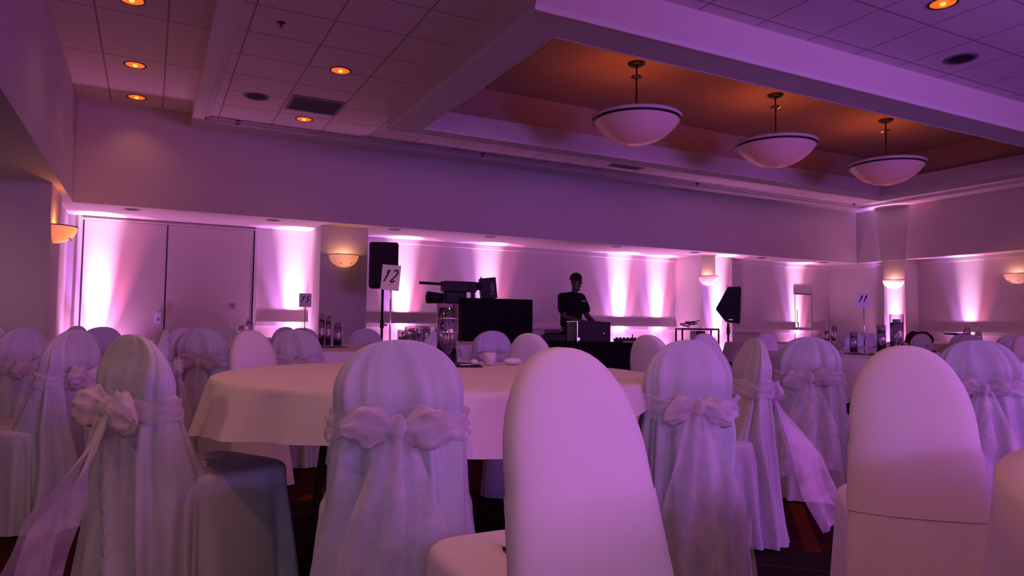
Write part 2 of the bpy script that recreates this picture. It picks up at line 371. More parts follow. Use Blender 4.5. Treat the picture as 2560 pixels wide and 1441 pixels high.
rail('trim_10', [(1.412, 1.455, 11.405, 11.45, 0, 2.46), (-.93, -.875, 11.42, 11.45, 0, 2.46), (-.9, 1.42, 11.41, 11.45, 2.405, 2.425)], M['trim'])
rail('trim_11', [(12.93, 13.50, 11.075, 11.1, 1.775, 1.79)], M['dark_gap'])

# ------------------------------------------------------------------ wall control and ceiling fittings
t = thing('wall_control', 'small pale lilac control box mounted on the tall door by the seam', 'control panel', (0.115, 11.42, 1.03))
obj('housing', bx(-.035, .035, -.03, 0, -.08, .08, bevel=.006), M['control'], t)
obj('keypad', bx(-.02, .02, -.034, -.03, -.04, .0), M['grey_print'], t)
DL = [(-0.235, 6.85, 3.79, 'amber recessed downlight cut by the top edge of the photo, upper left'),
      (-0.237, 8.60, 3.79, 'amber recessed downlight in the upper left ceiling, the middle one of its row'),
      (-0.238, 9.84, 3.79, 'amber recessed downlight in the upper left ceiling nearest the bulkhead'),
      (1.70, 7.28, 3.65, 'amber recessed downlight between the round grille and the coffer beam'),
      (1.706, 9.27, 3.65, 'amber recessed downlight just beyond the rectangular ceiling vent'),
      (5.665, 3.34, 3.65, 'large amber recessed downlight at the top right corner of the photo')]
def downlight_proto(z, loc, label):
    t_ = thing('recessed_downlight', label, 'ceiling light', loc, 0, 'amber recessed downlights')
    obj('trim_ring', lathe(bmesh.new(), [(.085, 0.0), (.112, -.006), (.112, 0.0)]), M['metal_dark'], t_, True)
    rf = lathe(bmesh.new(), [(.0, .0), (.05, -.001), (.085, -.008), (.095, -.003)]); obj('lens', rf, M['amber'], t_, True)
    fb = lathe(bmesh.new(), [(0, -.022), (.018, -.018), (.024, -.004)], 12); obj('bulb', fb, M['amber_hot'], t_, True)
    return t_
p0 = None
def dup(root, loc, rz, label=None, group=None, scale=None):
    r = root.copy(); C.objects.link(r); r.location = loc; r.rotation_euler = (0, 0, rz)
    if scale: r.scale = scale
    if label: r['label'] = label
    if group: r['group'] = group
    for ch in list(root.children):
        c = ch.copy(); C.objects.link(c); c.parent = r
        for g in ch.children:
            d = g.copy(); C.objects.link(d); d.parent = c
    return r
for x, y, z, lab in DL:
    if p0 is None: p0 = downlight_proto(z, (x, y, z), lab)
    else: dup(p0, (x, y, z), 0, lab)
    light('downlight_glow', 'SPOT', (x, y, z - .06), 6, (1.0, 0.42, 0.20), (x, y, 0), size=.06, spot=120, blend=.9)
# further rows of the same downlights outside the picture still light the hall
for x, y in [(-.24, 3.0), (-.24, 0), (-.24, -3), (1.7, 2.6), (1.7, -1.5), (5.6, .2), (5.6, -3), (9.3, 3.3), (9.3, -1), (12.6, 3.3), (12.6, 6.6), (12.6, -1)]:
    light('downlight_glow', 'SPOT', (x, y, 3.58), (55.0 if y < 1 else 45.0) if x < 0 else 30.0, (1.0, 0.36, 0.19), (x, y, 0), size=.06, spot=130, blend=.9)
light('side_fill', 'SPOT', (-2.0, 7.2, 2.44), 28, (1.0, .66, .42), (-2.0, 8.4, 0.6), size=.1, spot=120, blend=1.0)  # unseen warm fill, added to brighten the left pier wall
light('side_fill', 'SPOT', (-1.8, 2.5, 2.44), 30, (1.0, .50, .32), (.3, 2.7, .3), size=.1, spot=70, blend=1.0)  # unseen warm fill, added to light the seat of the side-on chair
SD = [(-0.254, 'farthest left, above the left door leaf'), (1.54, 'above the right edge of the tall doors'), (3.36, 'above the left black loudspeaker'), (5.02, 'above the rotated lighting box'),
      (7.6, 'right of the person'), (9.47, 'just left of the right pillar'), (11.29, 'just right of the right pillar'), (13.18, 'nearest the right back corner')]
p0 = None
for x, lab in SD:
    lab = 'unlit dark recessed lamp in the back soffit, ' + lab
    if p0 is None:
        p0 = thing('soffit_downlight', lab, 'ceiling light', (x, 10.49, 2.462), 0, 'unlit lamps in the back soffit')
        obj('trim_ring', lathe(bmesh.new(), [(.07, -.004), (.095, -.006), (.1, 0.0)]), M['vent'], p0, True)
        obj('baffle', lathe(bmesh.new(), [(0, -.001), (.07, -.003), (.072, -.006)]), M['metal_dark'], p0, True)
    else: dup(p0, (x, 10.49, 2.462), 0, lab)
def grille(x, y, z, lab):
    t_ = thing('ceiling_speaker', lab, 'speaker', (x, y, z), 0, 'round ceiling speakers')
    obj('rim', lathe(bmesh.new(), [(.11, -.004), (.14, -.008), (.15, 0)]), M['vent'], t_, True)
    obj('mesh_grille', lathe(bmesh.new(), [(0, -.006), (.08, -.006), (.112, -.004)]), M['grille'], t_, True)
    return t_
g0 = grille(1.034, 8.61, 3.65, 'round dark ceiling speaker left of the rectangular vent')
dup(g0, (6.99, 3.96, 3.65), 0, 'round dark ceiling speaker at upper right beside the violet beam')
SP = [(.95, 6.37, 3.65, 'dark sprinkler head high on the left ceiling tiles'), (.952, 9.80, 3.65, 'sprinkler head by the left corner of the ceiling border'),
      (4.52, 9.77, 3.65, 'tiny sprinkler head beyond the left part of the coffer'), (8.88, 9.77, 3.65, 'tiny sprinkler head beyond the middle of the coffer'), (13.18, 9.72, 3.65, 'tiny sprinkler head at the far right ceiling corner')]
p0 = None
for x, y, z, lab in SP:
    if p0 is None:
        p0 = thing('sprinkler_head', lab, 'sprinkler', (x, y, z), 0, 'ceiling sprinklers')
        obj('escutcheon', lathe(bmesh.new(), [(0, -.008), (.03, -.008), (.042, 0)], 16), M['metal_dark'], p0, True)
        q = bmesh.new(); tube(q, (0, 0, 0), (0, 0, -.04), .008, n=8); obj('stem', q, M['metal_dark'], p0)
        q = bmesh.new(); tube(q, (0, 0, -.04), (0, 0, -.044), .022, n=12); obj('deflector', q, M['metal_dark'], p0)
    else: dup(p0, (x, y, z), 0, lab)
def vent(x0, x1, y0, y1, z, n, lab, along='x'):
    t_ = thing('ceiling_vent', lab, 'air vent', ((x0 + x1) / 2, (y0 + y1) / 2, z), 0)
    a, c = (x1 - x0) / 2, (y1 - y0) / 2
    q = bmesh.new(); ring(q, -a, a, -c, c, -a + .03, a - .03, -c + .03, c - .03, -.012, 0); obj('frame', q, M['vent'], t_)
    q = bmesh.new(); box(q, -a + .02, a - .02, -c + .02, c - .02, -.003, 0); obj('backing', q, M['metal_dark'], t_)
    q = bmesh.new()
    for i in range(n):
        yy = -c + .04 + (2 * c - .08) * i / (n - 1); box(q, -a + .03, a - .03, yy - .006, yy + .006, -.011, -.004)
    obj('slats', q, M['vent'], t_)
vent(1.40, 2.02, 8.32, 8.90, 3.65, 12, 'square grey air vent set in the ceiling tiles on the left')
vent(6.65, 7.25, 9.27, 9.45, 3.65, 4, 'narrow air vent between the coffer and the back bulkhead')

# ------------------------------------------------------------------ pendant bowls
PN = [(4.79, 'nearest of the three hanging bowl pendants, left of the other two'), (6.99, 'middle one of the three hanging bowl pendants'), (9.18, 'farthest of the three hanging bowl pendants, at the right')]
p0 = None
for x, lab in PN:
    loc = (x, 6.25, 0)
    if p0 is None:
        p0 = thing('bowl_pendant', lab, 'pendant light', loc, 0, 'bowl pendants in the coffer')
        R0, H0, Z0 = .49, .275, 3.30; pr = []
        RS = (R0 * R0 + H0 * H0) / (2 * H0); AM = math.asin(R0 / RS)
        for i in range(17):
            a = AM * i / 16; pr.append((RS * math.sin(a), Z0 - H0 + RS * (1 - math.cos(a))))
        pr += [(R0 - .012, Z0)] + [(r_ * .97, z_ + .010) for r_, z_ in pr[::-1][1:]]
        obj('bowl', lathe(bmesh.new(), pr, 56), M['shade'], p0, True)
        obj('rim_band', lathe(bmesh.new(), [(R0 - .004, Z0 + .0), (R0 + .012, Z0 - .005), (R0 + .014, Z0 + .035), (R0 - .006, Z0 + .038), (R0 - .004, Z0)], 56), M['trim'], p0, True)
        obj('rim_line', lathe(bmesh.new(), [(R0 - .012, Z0 - .022), (R0 + .010, Z0 - .020), (R0 + .014, Z0 - .004), (R0 - .004, Z0 - .002)], 56), M['metal_dark'], p0, True)
        q = bmesh.new(); tube(q, (0, 0, 3.10), (0, 0, 3.95), .009, n=10); obj('rod', q, M['metal_dark'], p0, True)
        for k in range(3):
            a = 2 * PI * k / 3; q = bmesh.new(); tube(q, (0, 0, 3.42), (math.cos(a) * .47, math.sin(a) * .47, 3.335), .005, n=6); obj('arm', q, M['metal_dark'], p0, True)
        q = bmesh.new()
        for k in range(10):
            a = 2 * PI * k / 10; s = bmesh.ops.create_icosphere(q, subdivisions=1, radius=.013)['verts']; bmesh.ops.translate(q, vec=(math.cos(a) * .055, math.sin(a) * .055, 3.80), verts=s)
        obj('crystal_collar', q, M['glass'], p0)
        obj('collar_plate', lathe(bmesh.new(), [(0, 3.812), (.06, 3.808), (.062, 3.80), (0, 3.79)], 20), M['metal_dark'], p0, True)
        obj('canopy', lathe(bmesh.new(), [(0, 3.915), (.05, 3.92), (.095, 3.945), (.1, 3.962)], 28), M['metal_dark'], p0, True)
    else: dup(p0, loc, 0, lab)
    light('pendant_bulb', 'POINT', (x, 6.25, 3.22), 9.0, (1.0, 0.19, 0.025), size=.05)

# ------------------------------------------------------------------ wall sconces: half bowls
SC = [((-0.98, 9.22, 2.02), 0.0, 'orange glowing half-bowl wall light on the side of the left grey wall', 7.0, (1.0, .27, .06)),
      ((2.60, 10.62, 2.02), -PI / 2, 'peach half-bowl wall light on the left pillar beside the loudspeaker', 2.2, (1.0, .42, .22)),
      ((10.07, 10.80, 2.03), -PI / 2, 'bright half-bowl wall light on the pillar above the right loudspeaker', 2.2, (1.0, .45, .3)),
      ((13.97, 9.38, 2.04), PI, 'bright half-bowl wall light on the right side pillar above the glass vases', 2.2, (1.0, .45, .3)),
      ((14.4, 7.22, 2.06), PI, 'half-bowl wall light cut by the right edge of the photo', 2.2, (1.0, .4, .25))]
p0 = None
for loc, rz, lab, en, colr in SC:
    if p0 is None:
        p0 = thing('wall_sconce', lab, 'wall light', loc, rz, 'half-bowl wall lights')
        R0, H0 = .225, .185; pr = [(R0 * math.sin(PI / 2 * i / 12), -H0 * math.cos(PI / 2 * i / 12)) for i in range(13)]
        pr = [(max(r_, 1e-4), z_) for r_, z_ in pr]
        obj('half_bowl', lathe(bmesh.new(), pr, 24, -PI / 2, PI / 2), M['shade'], p0, True)
        q = bmesh.new(); path(q, [((R0 + .004) * math.cos(a), (R0 + .004) * math.sin(a), .004) for a in [(-PI / 2 + PI * i / 20) for i in range(21)]], .006, 6)
        obj('rim', q, M['metal_dark'], p0, True)
        obj('wall_plate', bx(-.0, .012, -.07, .07, -.15, .0, bevel=.003), M['trim'], p0)
        for s in (-1, 1):
            q = bmesh.new(); z_ = bmesh.ops.create_icosphere(q, subdivisions=2, radius=.011)['verts']; bmesh.ops.translate(q, vec=(.16, s * .08, -.13), verts=z_); obj('finial', q, M['chrome'], p0, True)
    else: dup(p0, loc, rz, lab)
    dx = Vector((math.cos(rz), math.sin(rz), 0)) * .09
    light('sconce_bulb', 'POINT', Vector(loc) + dx + Vector((0, 0, -.03)), en, colr, size=.03)

# ------------------------------------------------------------------ LED uplights standing on the floor by the walls
UP = [((-0.66, 11.24), 'S', 1.25, 'uplight on the floor before the left door leaf'), ((2.02, 11.23), 'S', 1.0, 'uplight on the floor left of the left pillar'),
      ((3.86, 11.38), 'S', .9, 'uplight on the floor behind the left loudspeaker stand'), ((5.50, 11.38), 'S', .9, 'uplight on the floor behind the black lighting stand'),
      ((8.45, 11.38), 'S', 1.25, 'uplight on the floor to the right of the person'), ((9.42, 11.38), 'S', 1.0, 'uplight on the floor left of the right pillar'),
      ((10.34, 10.60), 'S', 1.0, 'uplight on the floor before the right pillar'), ((12.98, 10.88), 'S', .7, 'uplight on the floor by the small door'),
      ((13.85, 9.38), 'E', .9, 'uplight on the floor before the right side pillar'), ((14.2, 8.10), 'E', .45, 'uplight on the floor along the right wall')]
p0 = None
for (x, y), side, pw, lab in UP:
    rz = 0 if side == 'S' else -PI / 2
    lab = 'black LED ' + lab
    if p0 is None:
        p0 = thing('uplight', lab, 'uplight', (x, y, 0), rz, 'LED uplights along the walls')
        q = bmesh.new(); tube(q, (0, 0, .035), (0, 0, .17), .062, .075, 24); obj('housing', q, M['black'], p0, True)
        q = bmesh.new(); tube(q, (0, 0, .1705), (0, 0, .174), .064, n=24); obj('lens', q, M['led'], p0)
        q = bmesh.new(); path(q, [(-.09, 0, .12), (-.09, 0, .008), (.09, 0, .008), (.09, 0, .12)], .007, 6); obj('bracket', q, M['black'], p0)
    else: dup(p0, (x, y, 0), rz, lab)
    n = Vector((0, 1, 0)) if side == 'S' else Vector((1, 0, 0)); tx = Vector((1, 0, 0)) if side == 'S' else Vector((0, -1, 0))
    base = Vector((x, y, .2))
    light('uplight_beam', 'SPOT', base, 1500 * pw, (1.0, 0.60, 0.96), base + Vector((0, 0, 3)) + n * .42, size=.02, spot=20, blend=1.0)
    light('uplight_beam', 'SPOT', base, 1000 * pw, (1.0, 0.60, 0.96), base + Vector((0, 0, 3)) + n * .03, size=.02, spot=18, blend=1.0)
    light('uplight_beam', 'SPOT', base + tx * .035, 520 * pw, (1.0, 0.18, 0.42), base + Vector((0, 0, 3)) + n * .34 + tx * .26, size=.02, spot=30, blend=1.0)
    light('uplight_beam', 'SPOT', base - tx * .035, 520 * pw, (0.62, 0.22, 1.0), base + Vector((0, 0, 3)) + n * .34 - tx * .26, size=.02, spot=30, blend=1.0)
    light('uplight_beam', 'SPOT', base, 110 * pw, (0.95, 0.30, 0.85), base + Vector((0, 0, 3)) + n * .5, size=.03, spot=110, blend=1.0)

# ------------------------------------------------------------------ chairs
def sgnpow(v, p): return math.copysign(abs(v) ** p, v)
def smooth_fold(phi, z, seed):
    p = phi + .18 * math.sin(2 * phi + z * 3 + seed) + .12 * math.sin(5 * z + seed * 2.1)
    return math.sin(9 * p + seed) + .6 * math.sin(15 * p + 2.3 * seed + 2 * z) + .35 * math.sin(23 * p - seed)
def prof_y(kind, z):
    k = max(0.0, (.93 - z) / .93)
    if kind == 'satin':
        return -.080 - .075 * k ** 1.4, .02 + (-.05 * (z - .775) / .155 if z > .775 else 0) + .12 * min(1, max(0, (.76 - z) / .30)) ** 1.6
    return -.045 - .25 * k ** .9, .055 - .155 * min(1, k * 1.7)
def back_cover(kind, seed=0.0, W0=.19):
    """cover over the chair back, from the floor to the round top; local +y is the seat side"""
    bm = bmesh.new(); N = 96 if kind == 'satin' else 64; rows = []
    z0, H = (.775, .155) if kind == 'satin' else (.70, .23); zs = []
    nlow = 26
    for i in range(nlow): zs.append(('l', .012 + (z0 - .012) * i / nlow))
    for i in range(15): zs.append(('a', (PI / 2) * i / 14))
    for typ, v in zs:
        if typ == 'l': z = v; f = 1.0; tf = 1.0
        else: z = z0 + H * math.sin(v); f = max(math.cos(v), 0) ** .88; tf = .35 + .65 * math.cos(v)
        fl = max(0, (z0 - z) / z0)
        w_ = (W0 + (.045 if kind == 'satin' else .055) * fl ** 1.1) * f
        yb, yf = prof_y(kind, z)
        if kind == 'satin':
            pinch = math.exp(-((z - .695) / .045) ** 2); w_ *= 1 - .05 * pinch; yb += .012 * pinch
            bulge = math.exp(-((z - .78) / .06) ** 2); yb -= .012 * bulge
        yc, ty = (yb + yf) / 2, (yf - yb) / 2 * tf
        row = []
        for i in range(N):
            a = 2 * PI * i / N; c, s = math.cos(a), math.sin(a)
            x, y = w_ * sgnpow(c, .72), yc + ty * sgnpow(s, .72)
            if kind == 'satin':
                A = .0045 + .021 * fl ** 1.1
                if z > .695: A = .0042 * (1 - ((z - .695) / .26) ** 2)
                A *= f ** .5 if typ == 'a' else 1
                d = A * smooth_fold(a, z * 1.2, seed)
                lump = (.016 * fl + .004) * noise.noise(Vector((x * 5 + seed, y * 5, z * 4 + seed * 3))); d += lump
                x += d * c; y += d * s
                z_ = z + .012 * fl * noise.noise(Vector((x * 8, y * 8, z * 6 + seed)))
            else:
                d = .0025 * math.sin(3 * a + 4 * z) * fl; x += d * c; y += d * s; z_ = z
                if z < .46: x += .006 * math.sin(7 * a + 1) * fl; y += .01 * math.sin(6 * a + 2) * fl
            row.append(bm.verts.new((x, y, max(z_, .006))))
        rows.append(row)
    grid(bm, rows, True)
    bm.faces.new(rows[-1]); return bm
def seat_cover(kind, seed=0.0):
    bm = bmesh.new(); N = 100; rows = []; prof = []
    for i in range(16): prof.append((.012 + .43 * i / 15, 0))
    for i in range(1, 6): a = (PI / 2) * i / 5; prof.append((.442 + .03 * math.sin(a), .03 * (1 - math.cos(a))))
    prof += [(.473, .10), (.476, .17)]
    for z, inset in prof:
        fl = max(0, (.44 - z) / .44); hw = (.222 if kind == 'satin' else .150) + .025 * fl - inset; y0, y1 = (-.02 if kind == 'satin' else -.15) - .02 * fl + inset * .3, (.45 if kind == 'satin' else .40) + .03 * fl - inset
        yc, hy = (y0 + y1) / 2, (y1 - y0) / 2; row = []
        for i in range(N):
            a = 2 * PI * i / N; c, s = math.cos(a), math.sin(a)
            x, y = hw * sgnpow(c, .38), yc + hy * sgnpow(s, .38)
            A = (.026 if kind == 'satin' else .007) * fl ** .8
            d = A * (math.sin(11 * a + seed) + .6 * math.sin(17 * a + 2 * seed + z * 4)); L = math.hypot(c, s)
            x += d * c / L; y += d * s / L
            row.append(bm.verts.new((x, y, z + (.006 * noise.noise(Vector((x * 9, y * 9, seed))) if inset > .05 else 0))))
        rows.append(row)
    grid(bm, rows, True); bm.faces.new(rows[-1]); return bm
def sash_ring(kind, z0, z1, seed, off=.012, wav=.006, W0=.19, n=96, rowsn=7):
    bm = bmesh.new(); rows = []
    for j in range(rowsn):
        z = z0 + (z1 - z0) * j / (rowsn - 1); fl = max(0, (.775 - z) / .775)
        fl = fl if kind == 'satin' else max(0, (.70 - z) / .70); w_ = W0 + (.045 if kind == 'satin' else .055) * fl ** 1.1 + off; yb, yf = prof_y(kind, z); yb -= off; yf += off
        yc, ty = (yb + yf) / 2, (yf - yb) / 2; row = []
        for i in range(n):
            a = 2 * PI * i / n; c, s = math.cos(a), math.sin(a)
            x, y = w_ * sgnpow(c, .72), yc + ty * sgnpow(s, .72)
            d = wav * math.sin(3 * a + j * 2.3 + seed) + wav * .5 * (j % 2)
            zz = z + (wav * 1.2) * math.sin(5 * a + seed + j)
            if wav > .003: zz = .695 + (zz - .695) * (.45 + .55 * min(1, abs(c) * 1.4 + (s > 0)))
            row.append(bm.verts.new((x + d * c, y + d * s, zz)))
        rows.append(row)
    grid(bm, rows, True); return bm
def bow_loop(side, seed, size=1.0):
    bm = bmesh.new(); rows = []; n = 26
    for j in range(15):
        t_ = j / 14; L = .135 * size * t_; r = .055 * size * (math.sin(PI * min(1, t_ * .92 + .04)) ** .7) + .006
        row = []
        for i in range(n):
            a = 2 * PI * i / n; q = 1 + .55 * noise.noise(Vector((math.cos(a) * 2, math.sin(a) * 2 + t_ * 3, seed))) + .20 * math.sin(7 * a + seed + 5 * t_)
            row.append(bm.verts.new((side * (L + .012), -.118 - .02 * t_ + .5 * r * q * math.cos(a), .70 - .02 * t_ ** 2 + .025 * t_ * math.sin(seed) + .8 * r * q * math.sin(a))))
        rows.append(row)
    grid(bm, rows, True); return bm
def sash_tail(side, seed, length=.52, out=.05, spread=.07):
    tw = 1.15 if out > .1 else .15
    bm = bmesh.new(); rows = []
    for j in range(30):
        t_ = j / 29; z = .695 - length * t_; wd = .022 + .066 * min(1, t_ * 1.9); row = []
        cx = side * (.01 + spread * t_ ** .8); fl = max(0, (.775 - z) / .775)
        for i in range(15):
            u = -1 + 2 * i / 14
            k_ = tw * min(1, t_ * 2); x = cx + wd * u * math.cos(k_); y = -.125 - wd * math.sin(k_) * (.7 + u) - .075 * fl ** 1.3 - out * t_ ** 1.1 + .012 * math.sin(u * 5 + seed + t_ * 4) * (.3 + t_) + .008 * math.sin(t_ * 11 + seed * 3 + u)
            row.append(bm.verts.new((x, y, z - .02 * t_ * (u * side) - .006 * abs(u))))
        rows.append(row)
    grid(bm, rows); return bm
def make_chair(kind, label, loc, rz, seed=0.0, group=None, W0=.19, out=.05, length=.52, scale=1.0, loops=1.0):
    t_ = thing('banquet_chair', label, 'chair', loc, rz, group); t_.scale = (scale,) * 3
    m_ = M[kind]
    obj('back_cover', back_cover(kind, seed, W0), m_, t_, True)
    obj('seat_cover', seat_cover(kind, seed), m_, t_, True)
    if kind == 'satin':
        s_ = obj('sash', sash_ring('satin', .66, .735, seed, W0=W0), M['organza'], t_, True)
        obj('bow_loop', bow_loop(-1, seed + .7, loops), M['organza'], s_, True); obj('bow_loop', bow_loop(1, seed + 2.1, loops), M['organza'], s_, True)
        q = bmesh.new(); v_ = bmesh.ops.create_icosphere(q, subdivisions=3, radius=.03)['verts']
        for v in v_: v.co = Vector((v.co.x * .9, v.co.y * .8 - .125, .70 + v.co.z * 1.2)) * 1.0 + Vector(v.co).normalized() * 0
        obj('bow_knot', q, M['organza'], s_, True)
        obj('sash_tail', sash_tail(-1, seed, length, out), M['organza'], s_, True); obj('sash_tail', sash_tail(1, seed + 1.3, length * .9, out * 1.2), M['organza'], s_, True)
    else:
        obj('sash_band', sash_ring('spandex', .50, .665, seed, off=.0028, wav=.0003, W0=W0, n=64, rowsn=9), m_, t_, True)
    return t_
D = math.radians
# near chairs, each with its own folds
sat0 = make_chair('satin', 'white satin covered chair with an organza bow, at the middle of the front table', (0.63, 1.90, 0), D(-19), .4, W0=.178, out=.02)
make_chair('satin', 'white satin chair seen side-on, its seat under the left of the front table', (0.0, 2.62, 0), D(-60), 1.9, W0=.185, out=.105, length=.60, loops=1.2)
spx0 = make_chair('spandex', 'smooth white chair with a stretch cover glowing violet, largest and nearest in the photo', (0.725, 1.18, 0), D(0), .9, W0=.152)
dup(spx0, (1.86, 1.22, 0), D(-46), 'smooth white chair with a stretch cover and wide band, near the right table corner')
make_chair('satin', 'satin chair with trailing organza sash, between the two smooth white chairs', (1.73, 1.97, 0), D(-22), 3.1, W0=.162, out=.03, length=.62, loops=.8)
make_chair('satin', 'satin chair seen edge-on with long sheer tails hanging to the right', (2.52, 2.46, 0), D(62), 4.4, W0=.185, out=.14, length=.62, loops=.8)
sat1 = make_chair('satin', 'satin chair with a wide bow, its hem showing above the carpet stripe', (3.42, 2.83, 0), D(-50), 5.2, W0=.17, loops=.95)
make_chair('satin', 'bluish satin chair with a small bow, cut off near the right edge', (3.62, 2.02, 0), D(-46), 6.3, W0=.185, loops=.7)
make_chair('satin', 'purple shaded satin chair with its sheer sash tails at the left edge of the photo', (-0.36, 4.02, 0), D(60), 7.7, W0=.19, out=.12, length=.66)
# far chairs: copies with their parts
FAR = [('x', sat1, (-0.70, 5.05), 50, 'satin chair half hidden behind the purple one at the left edge'),
       ('x', sat0, (-0.35, 6.35), 35, 'olive shaded satin chair standing before the brightest uplight'),
       ('x', sat1, (-0.62, 7.45), 60, 'small brownish satin chair left of the wall control, behind the pale narrow one'),
       ('x', sat1, (0.04, 4.80), 85, 'narrow pale chair seen edge-on, right of the near side-on chair'),
       ('x', spx0, (0.25, 6.55), 10, 'small purple smooth chair between two pale satin ones'),
       ('x', sat0, (0.34, 5.40), -18, 'pale greenish satin chair left of the big purple dome chair'),
       ('x', sat1, (0.80, 8.95), 156, 'dim satin chair below the small table number beside the door'),
       ('x', spx0, (0.55, 4.55), 20, 'rounded purple smooth chair just beyond the left rim of the front table'),
       ('x', sat0, (0.91, 5.0), -22, 'grey green satin chair with folds beside the purple dome chair'),
       ('x', sat1, (1.42, 7.42), 178, 'beige chair with a dark sash just left of the slim glass vases'),
       ('x', sat1, (1.95, 6.98), 165, 'small satin chair facing us at the foot of the left pillar'),
       ('x', sat0, (1.48, 9.05), 30, 'tiny chair by the bright skirting glow right of the doors'),
       ('x', sat1, (1.95, 5.02), 20, 'satin chair peeking above the centre bow chair'),
       ('x', sat0, (2.52, 6.35), 30, 'satin chair just right of the tall glass vase'),
       ('x', sat0, (2.72, 5.66), -8, 'purple lit chair with a sheer bow before the black equipment stand'),
       ('x', spx0, (2.09, 3.80), 135, 'smooth grey dome chair facing us behind the big violet chair'),
       ('x', spx0, (2.60, 3.28), 108, 'smooth grey dome chair facing us right of the black equipment table'),
       ('x', spx0, (4.23, 4.58), -20, 'smooth chair partly hidden behind the bow chair and the metal cart'),
       ('x', spx0, (7.05, 6.50), -50, 'small lavender smooth chair right of the right loudspeaker stand'),
       ('x', sat1, (8.35, 6.22), -20, 'small beige chair right of the lavender smooth one'),
       ('x', sat1, (9.52, 7.16), -52, 'small dark purple chair left of the number eleven pole'),
       ('x', sat0, (9.12, 6.50), -48, 'small greyish chair right behind the number eleven pole'),
       ('x', sat1, (10.72, 6.80), -20, 'small mauve chair just right of the tallest right vase'),
       ('x', sat0, (11.80, 6.78), -45, 'tiny pale chair below the black tray by the right wall'),
       ('x', sat1, (10.85, 6.12), -50, 'small purple chair left of the bluish bow chair'),
       ('x', sat0, (10.39, 5.33), -50, 'small chair above the bluish bow chair near the right edge'),
       ('x', spx0, (9.9, 4.92), -45, 'small violet smooth chair cut by the right edge of the photo'),
       ('x', sat0, (-1.45, 8.64), 178, 'pale chair behind the far left table, against the grey wall')]
for _, src, (x, y), rz, lab in FAR:
    dup(src, (x, y, 0), D(rz), lab, 'chairs at the far tables')

# ------------------------------------------------------------------ round tables with linen
def cloth(r, drop, seed, folds=13, corner=.03, lean=0.0):
    bm = bmesh.new(); N = 180; rows = []
    for rr in (.35, .7, .93): rows.append([bm.verts.new((r * rr * math.cos(2 * PI * i / N), r * rr * math.sin(2 * PI * i / N), .774)) for i in range(N)])
    cen = bm.verts.new((0, 0, .774))
    for i in range(N): bm.faces.new((cen, rows[0][i], rows[0][(i + 1) % N]))
    for k in range(1, 15):
        t_ = k / 14; row = []
        for i in range(N):
            a = 2 * PI * i / N
            dr = drop + corner * math.cos(4 * a + seed) + .012 * math.sin(7 * a + seed) - lean * math.cos(a)
            if k <= 3: e = k / 3; rad = r * (.93 + .07 * math.sin(e * PI / 2)); z = .774 - .012 * (1 - math.cos(e * PI / 2)); A = 0
            else: e = (k - 3) / 11; rad = r + .05 * e; z = .762 - dr * e; A = .022 * e ** .8
            wv = math.sin(folds * a + seed + .6 * math.sin(3 * a)) + .5 * math.sin(folds * 1.9 * a + 2 * seed)
            row.append(bm.verts.new(((rad + A * wv) * math.cos(a), (rad + A * wv) * math.sin(a), z)))
        rows.append(row)
    grid(bm, rows, True); return bm
def table(x, y, r, drop, lab, seed, corner=.03, place='', lean=0.0):
    t_ = thing('round_table', 'round banquet table under the white linen ' + place, 'table', (x, y, 0), seed, 'round banquet tables')
    q = bmesh.new(); tube(q, (0, 0, .735), (0, 0, .765), r - .03, n=48); obj('tabletop', q, M['dark_wood'], t_)
    for k in range(4):
        a = PI / 4 + PI / 2 * k; q = bmesh.new(); tube(q, (r * .5 * math.cos(a), r * .5 * math.sin(a), .735), (r * .58 * math.cos(a), r * .58 * math.sin(a), 0), .016, n=10); obj('leg', q, M['metal_dark'], t_)
    o = obj('tablecloth', cloth(r, drop, seed, corner=corner, lean=lean), M['cloth'], None, True, (x, y, 0)); tag(o, lab, 'tablecloth', 'white tablecloths')
table(1.12, 2.80, .915, .135, 'large white cloth on the front table behind the centre bow chair', .6, .03, 'in the front centre', lean=.05)
table(1.59, -.28, 1.0, .62, 'white cloth corner draped at the lower right corner of the photo', 2.2, .04, 'at the lower right corner')
table(5.49, 3.63, 1.15, .28, 'white cloth on the right table with the number eleven', 1.2, .03, 'with the number eleven')
table(1.45, 6.00, .92, .25, 'white cloth on the table with slim vases left of the left pillar', 3.3, .03, 'with the slim vases')
table(0.38, 7.95, .92, .25, 'white cloth on the table hidden among the far left chairs', 4.1, .03, 'among the far left chairs')
table(1.0, 10.0, .80, .25, 'white cloth on the farthest left table before the tall doors', 5.0, .03, 'before the tall doors')
table(2.98, 7.62, .88, .25, 'white cloth on the table before the left loudspeaker', 5.9, .03, 'before the left loudspeaker')
table(12.75, 7.6, .92, .25, 'white cloth on the far table with the black tray by the right wall', 6.6, .03, 'with the black tray')
table(10.6, 8.0, .92, .25, 'white cloth on the far table left of the right side pillar', 7.2, .03, 'left of the right side pillar')
table(8.42, 7.40, .85, .25, 'white cloth on the far table behind the lavender chair', 8.0, .03, 'behind the lavender chair')
table(-1.70, 7.70, .95, .25, 'peach lit white cloth at the far left edge of the photo', 9.1, .03, 'at the far left edge')

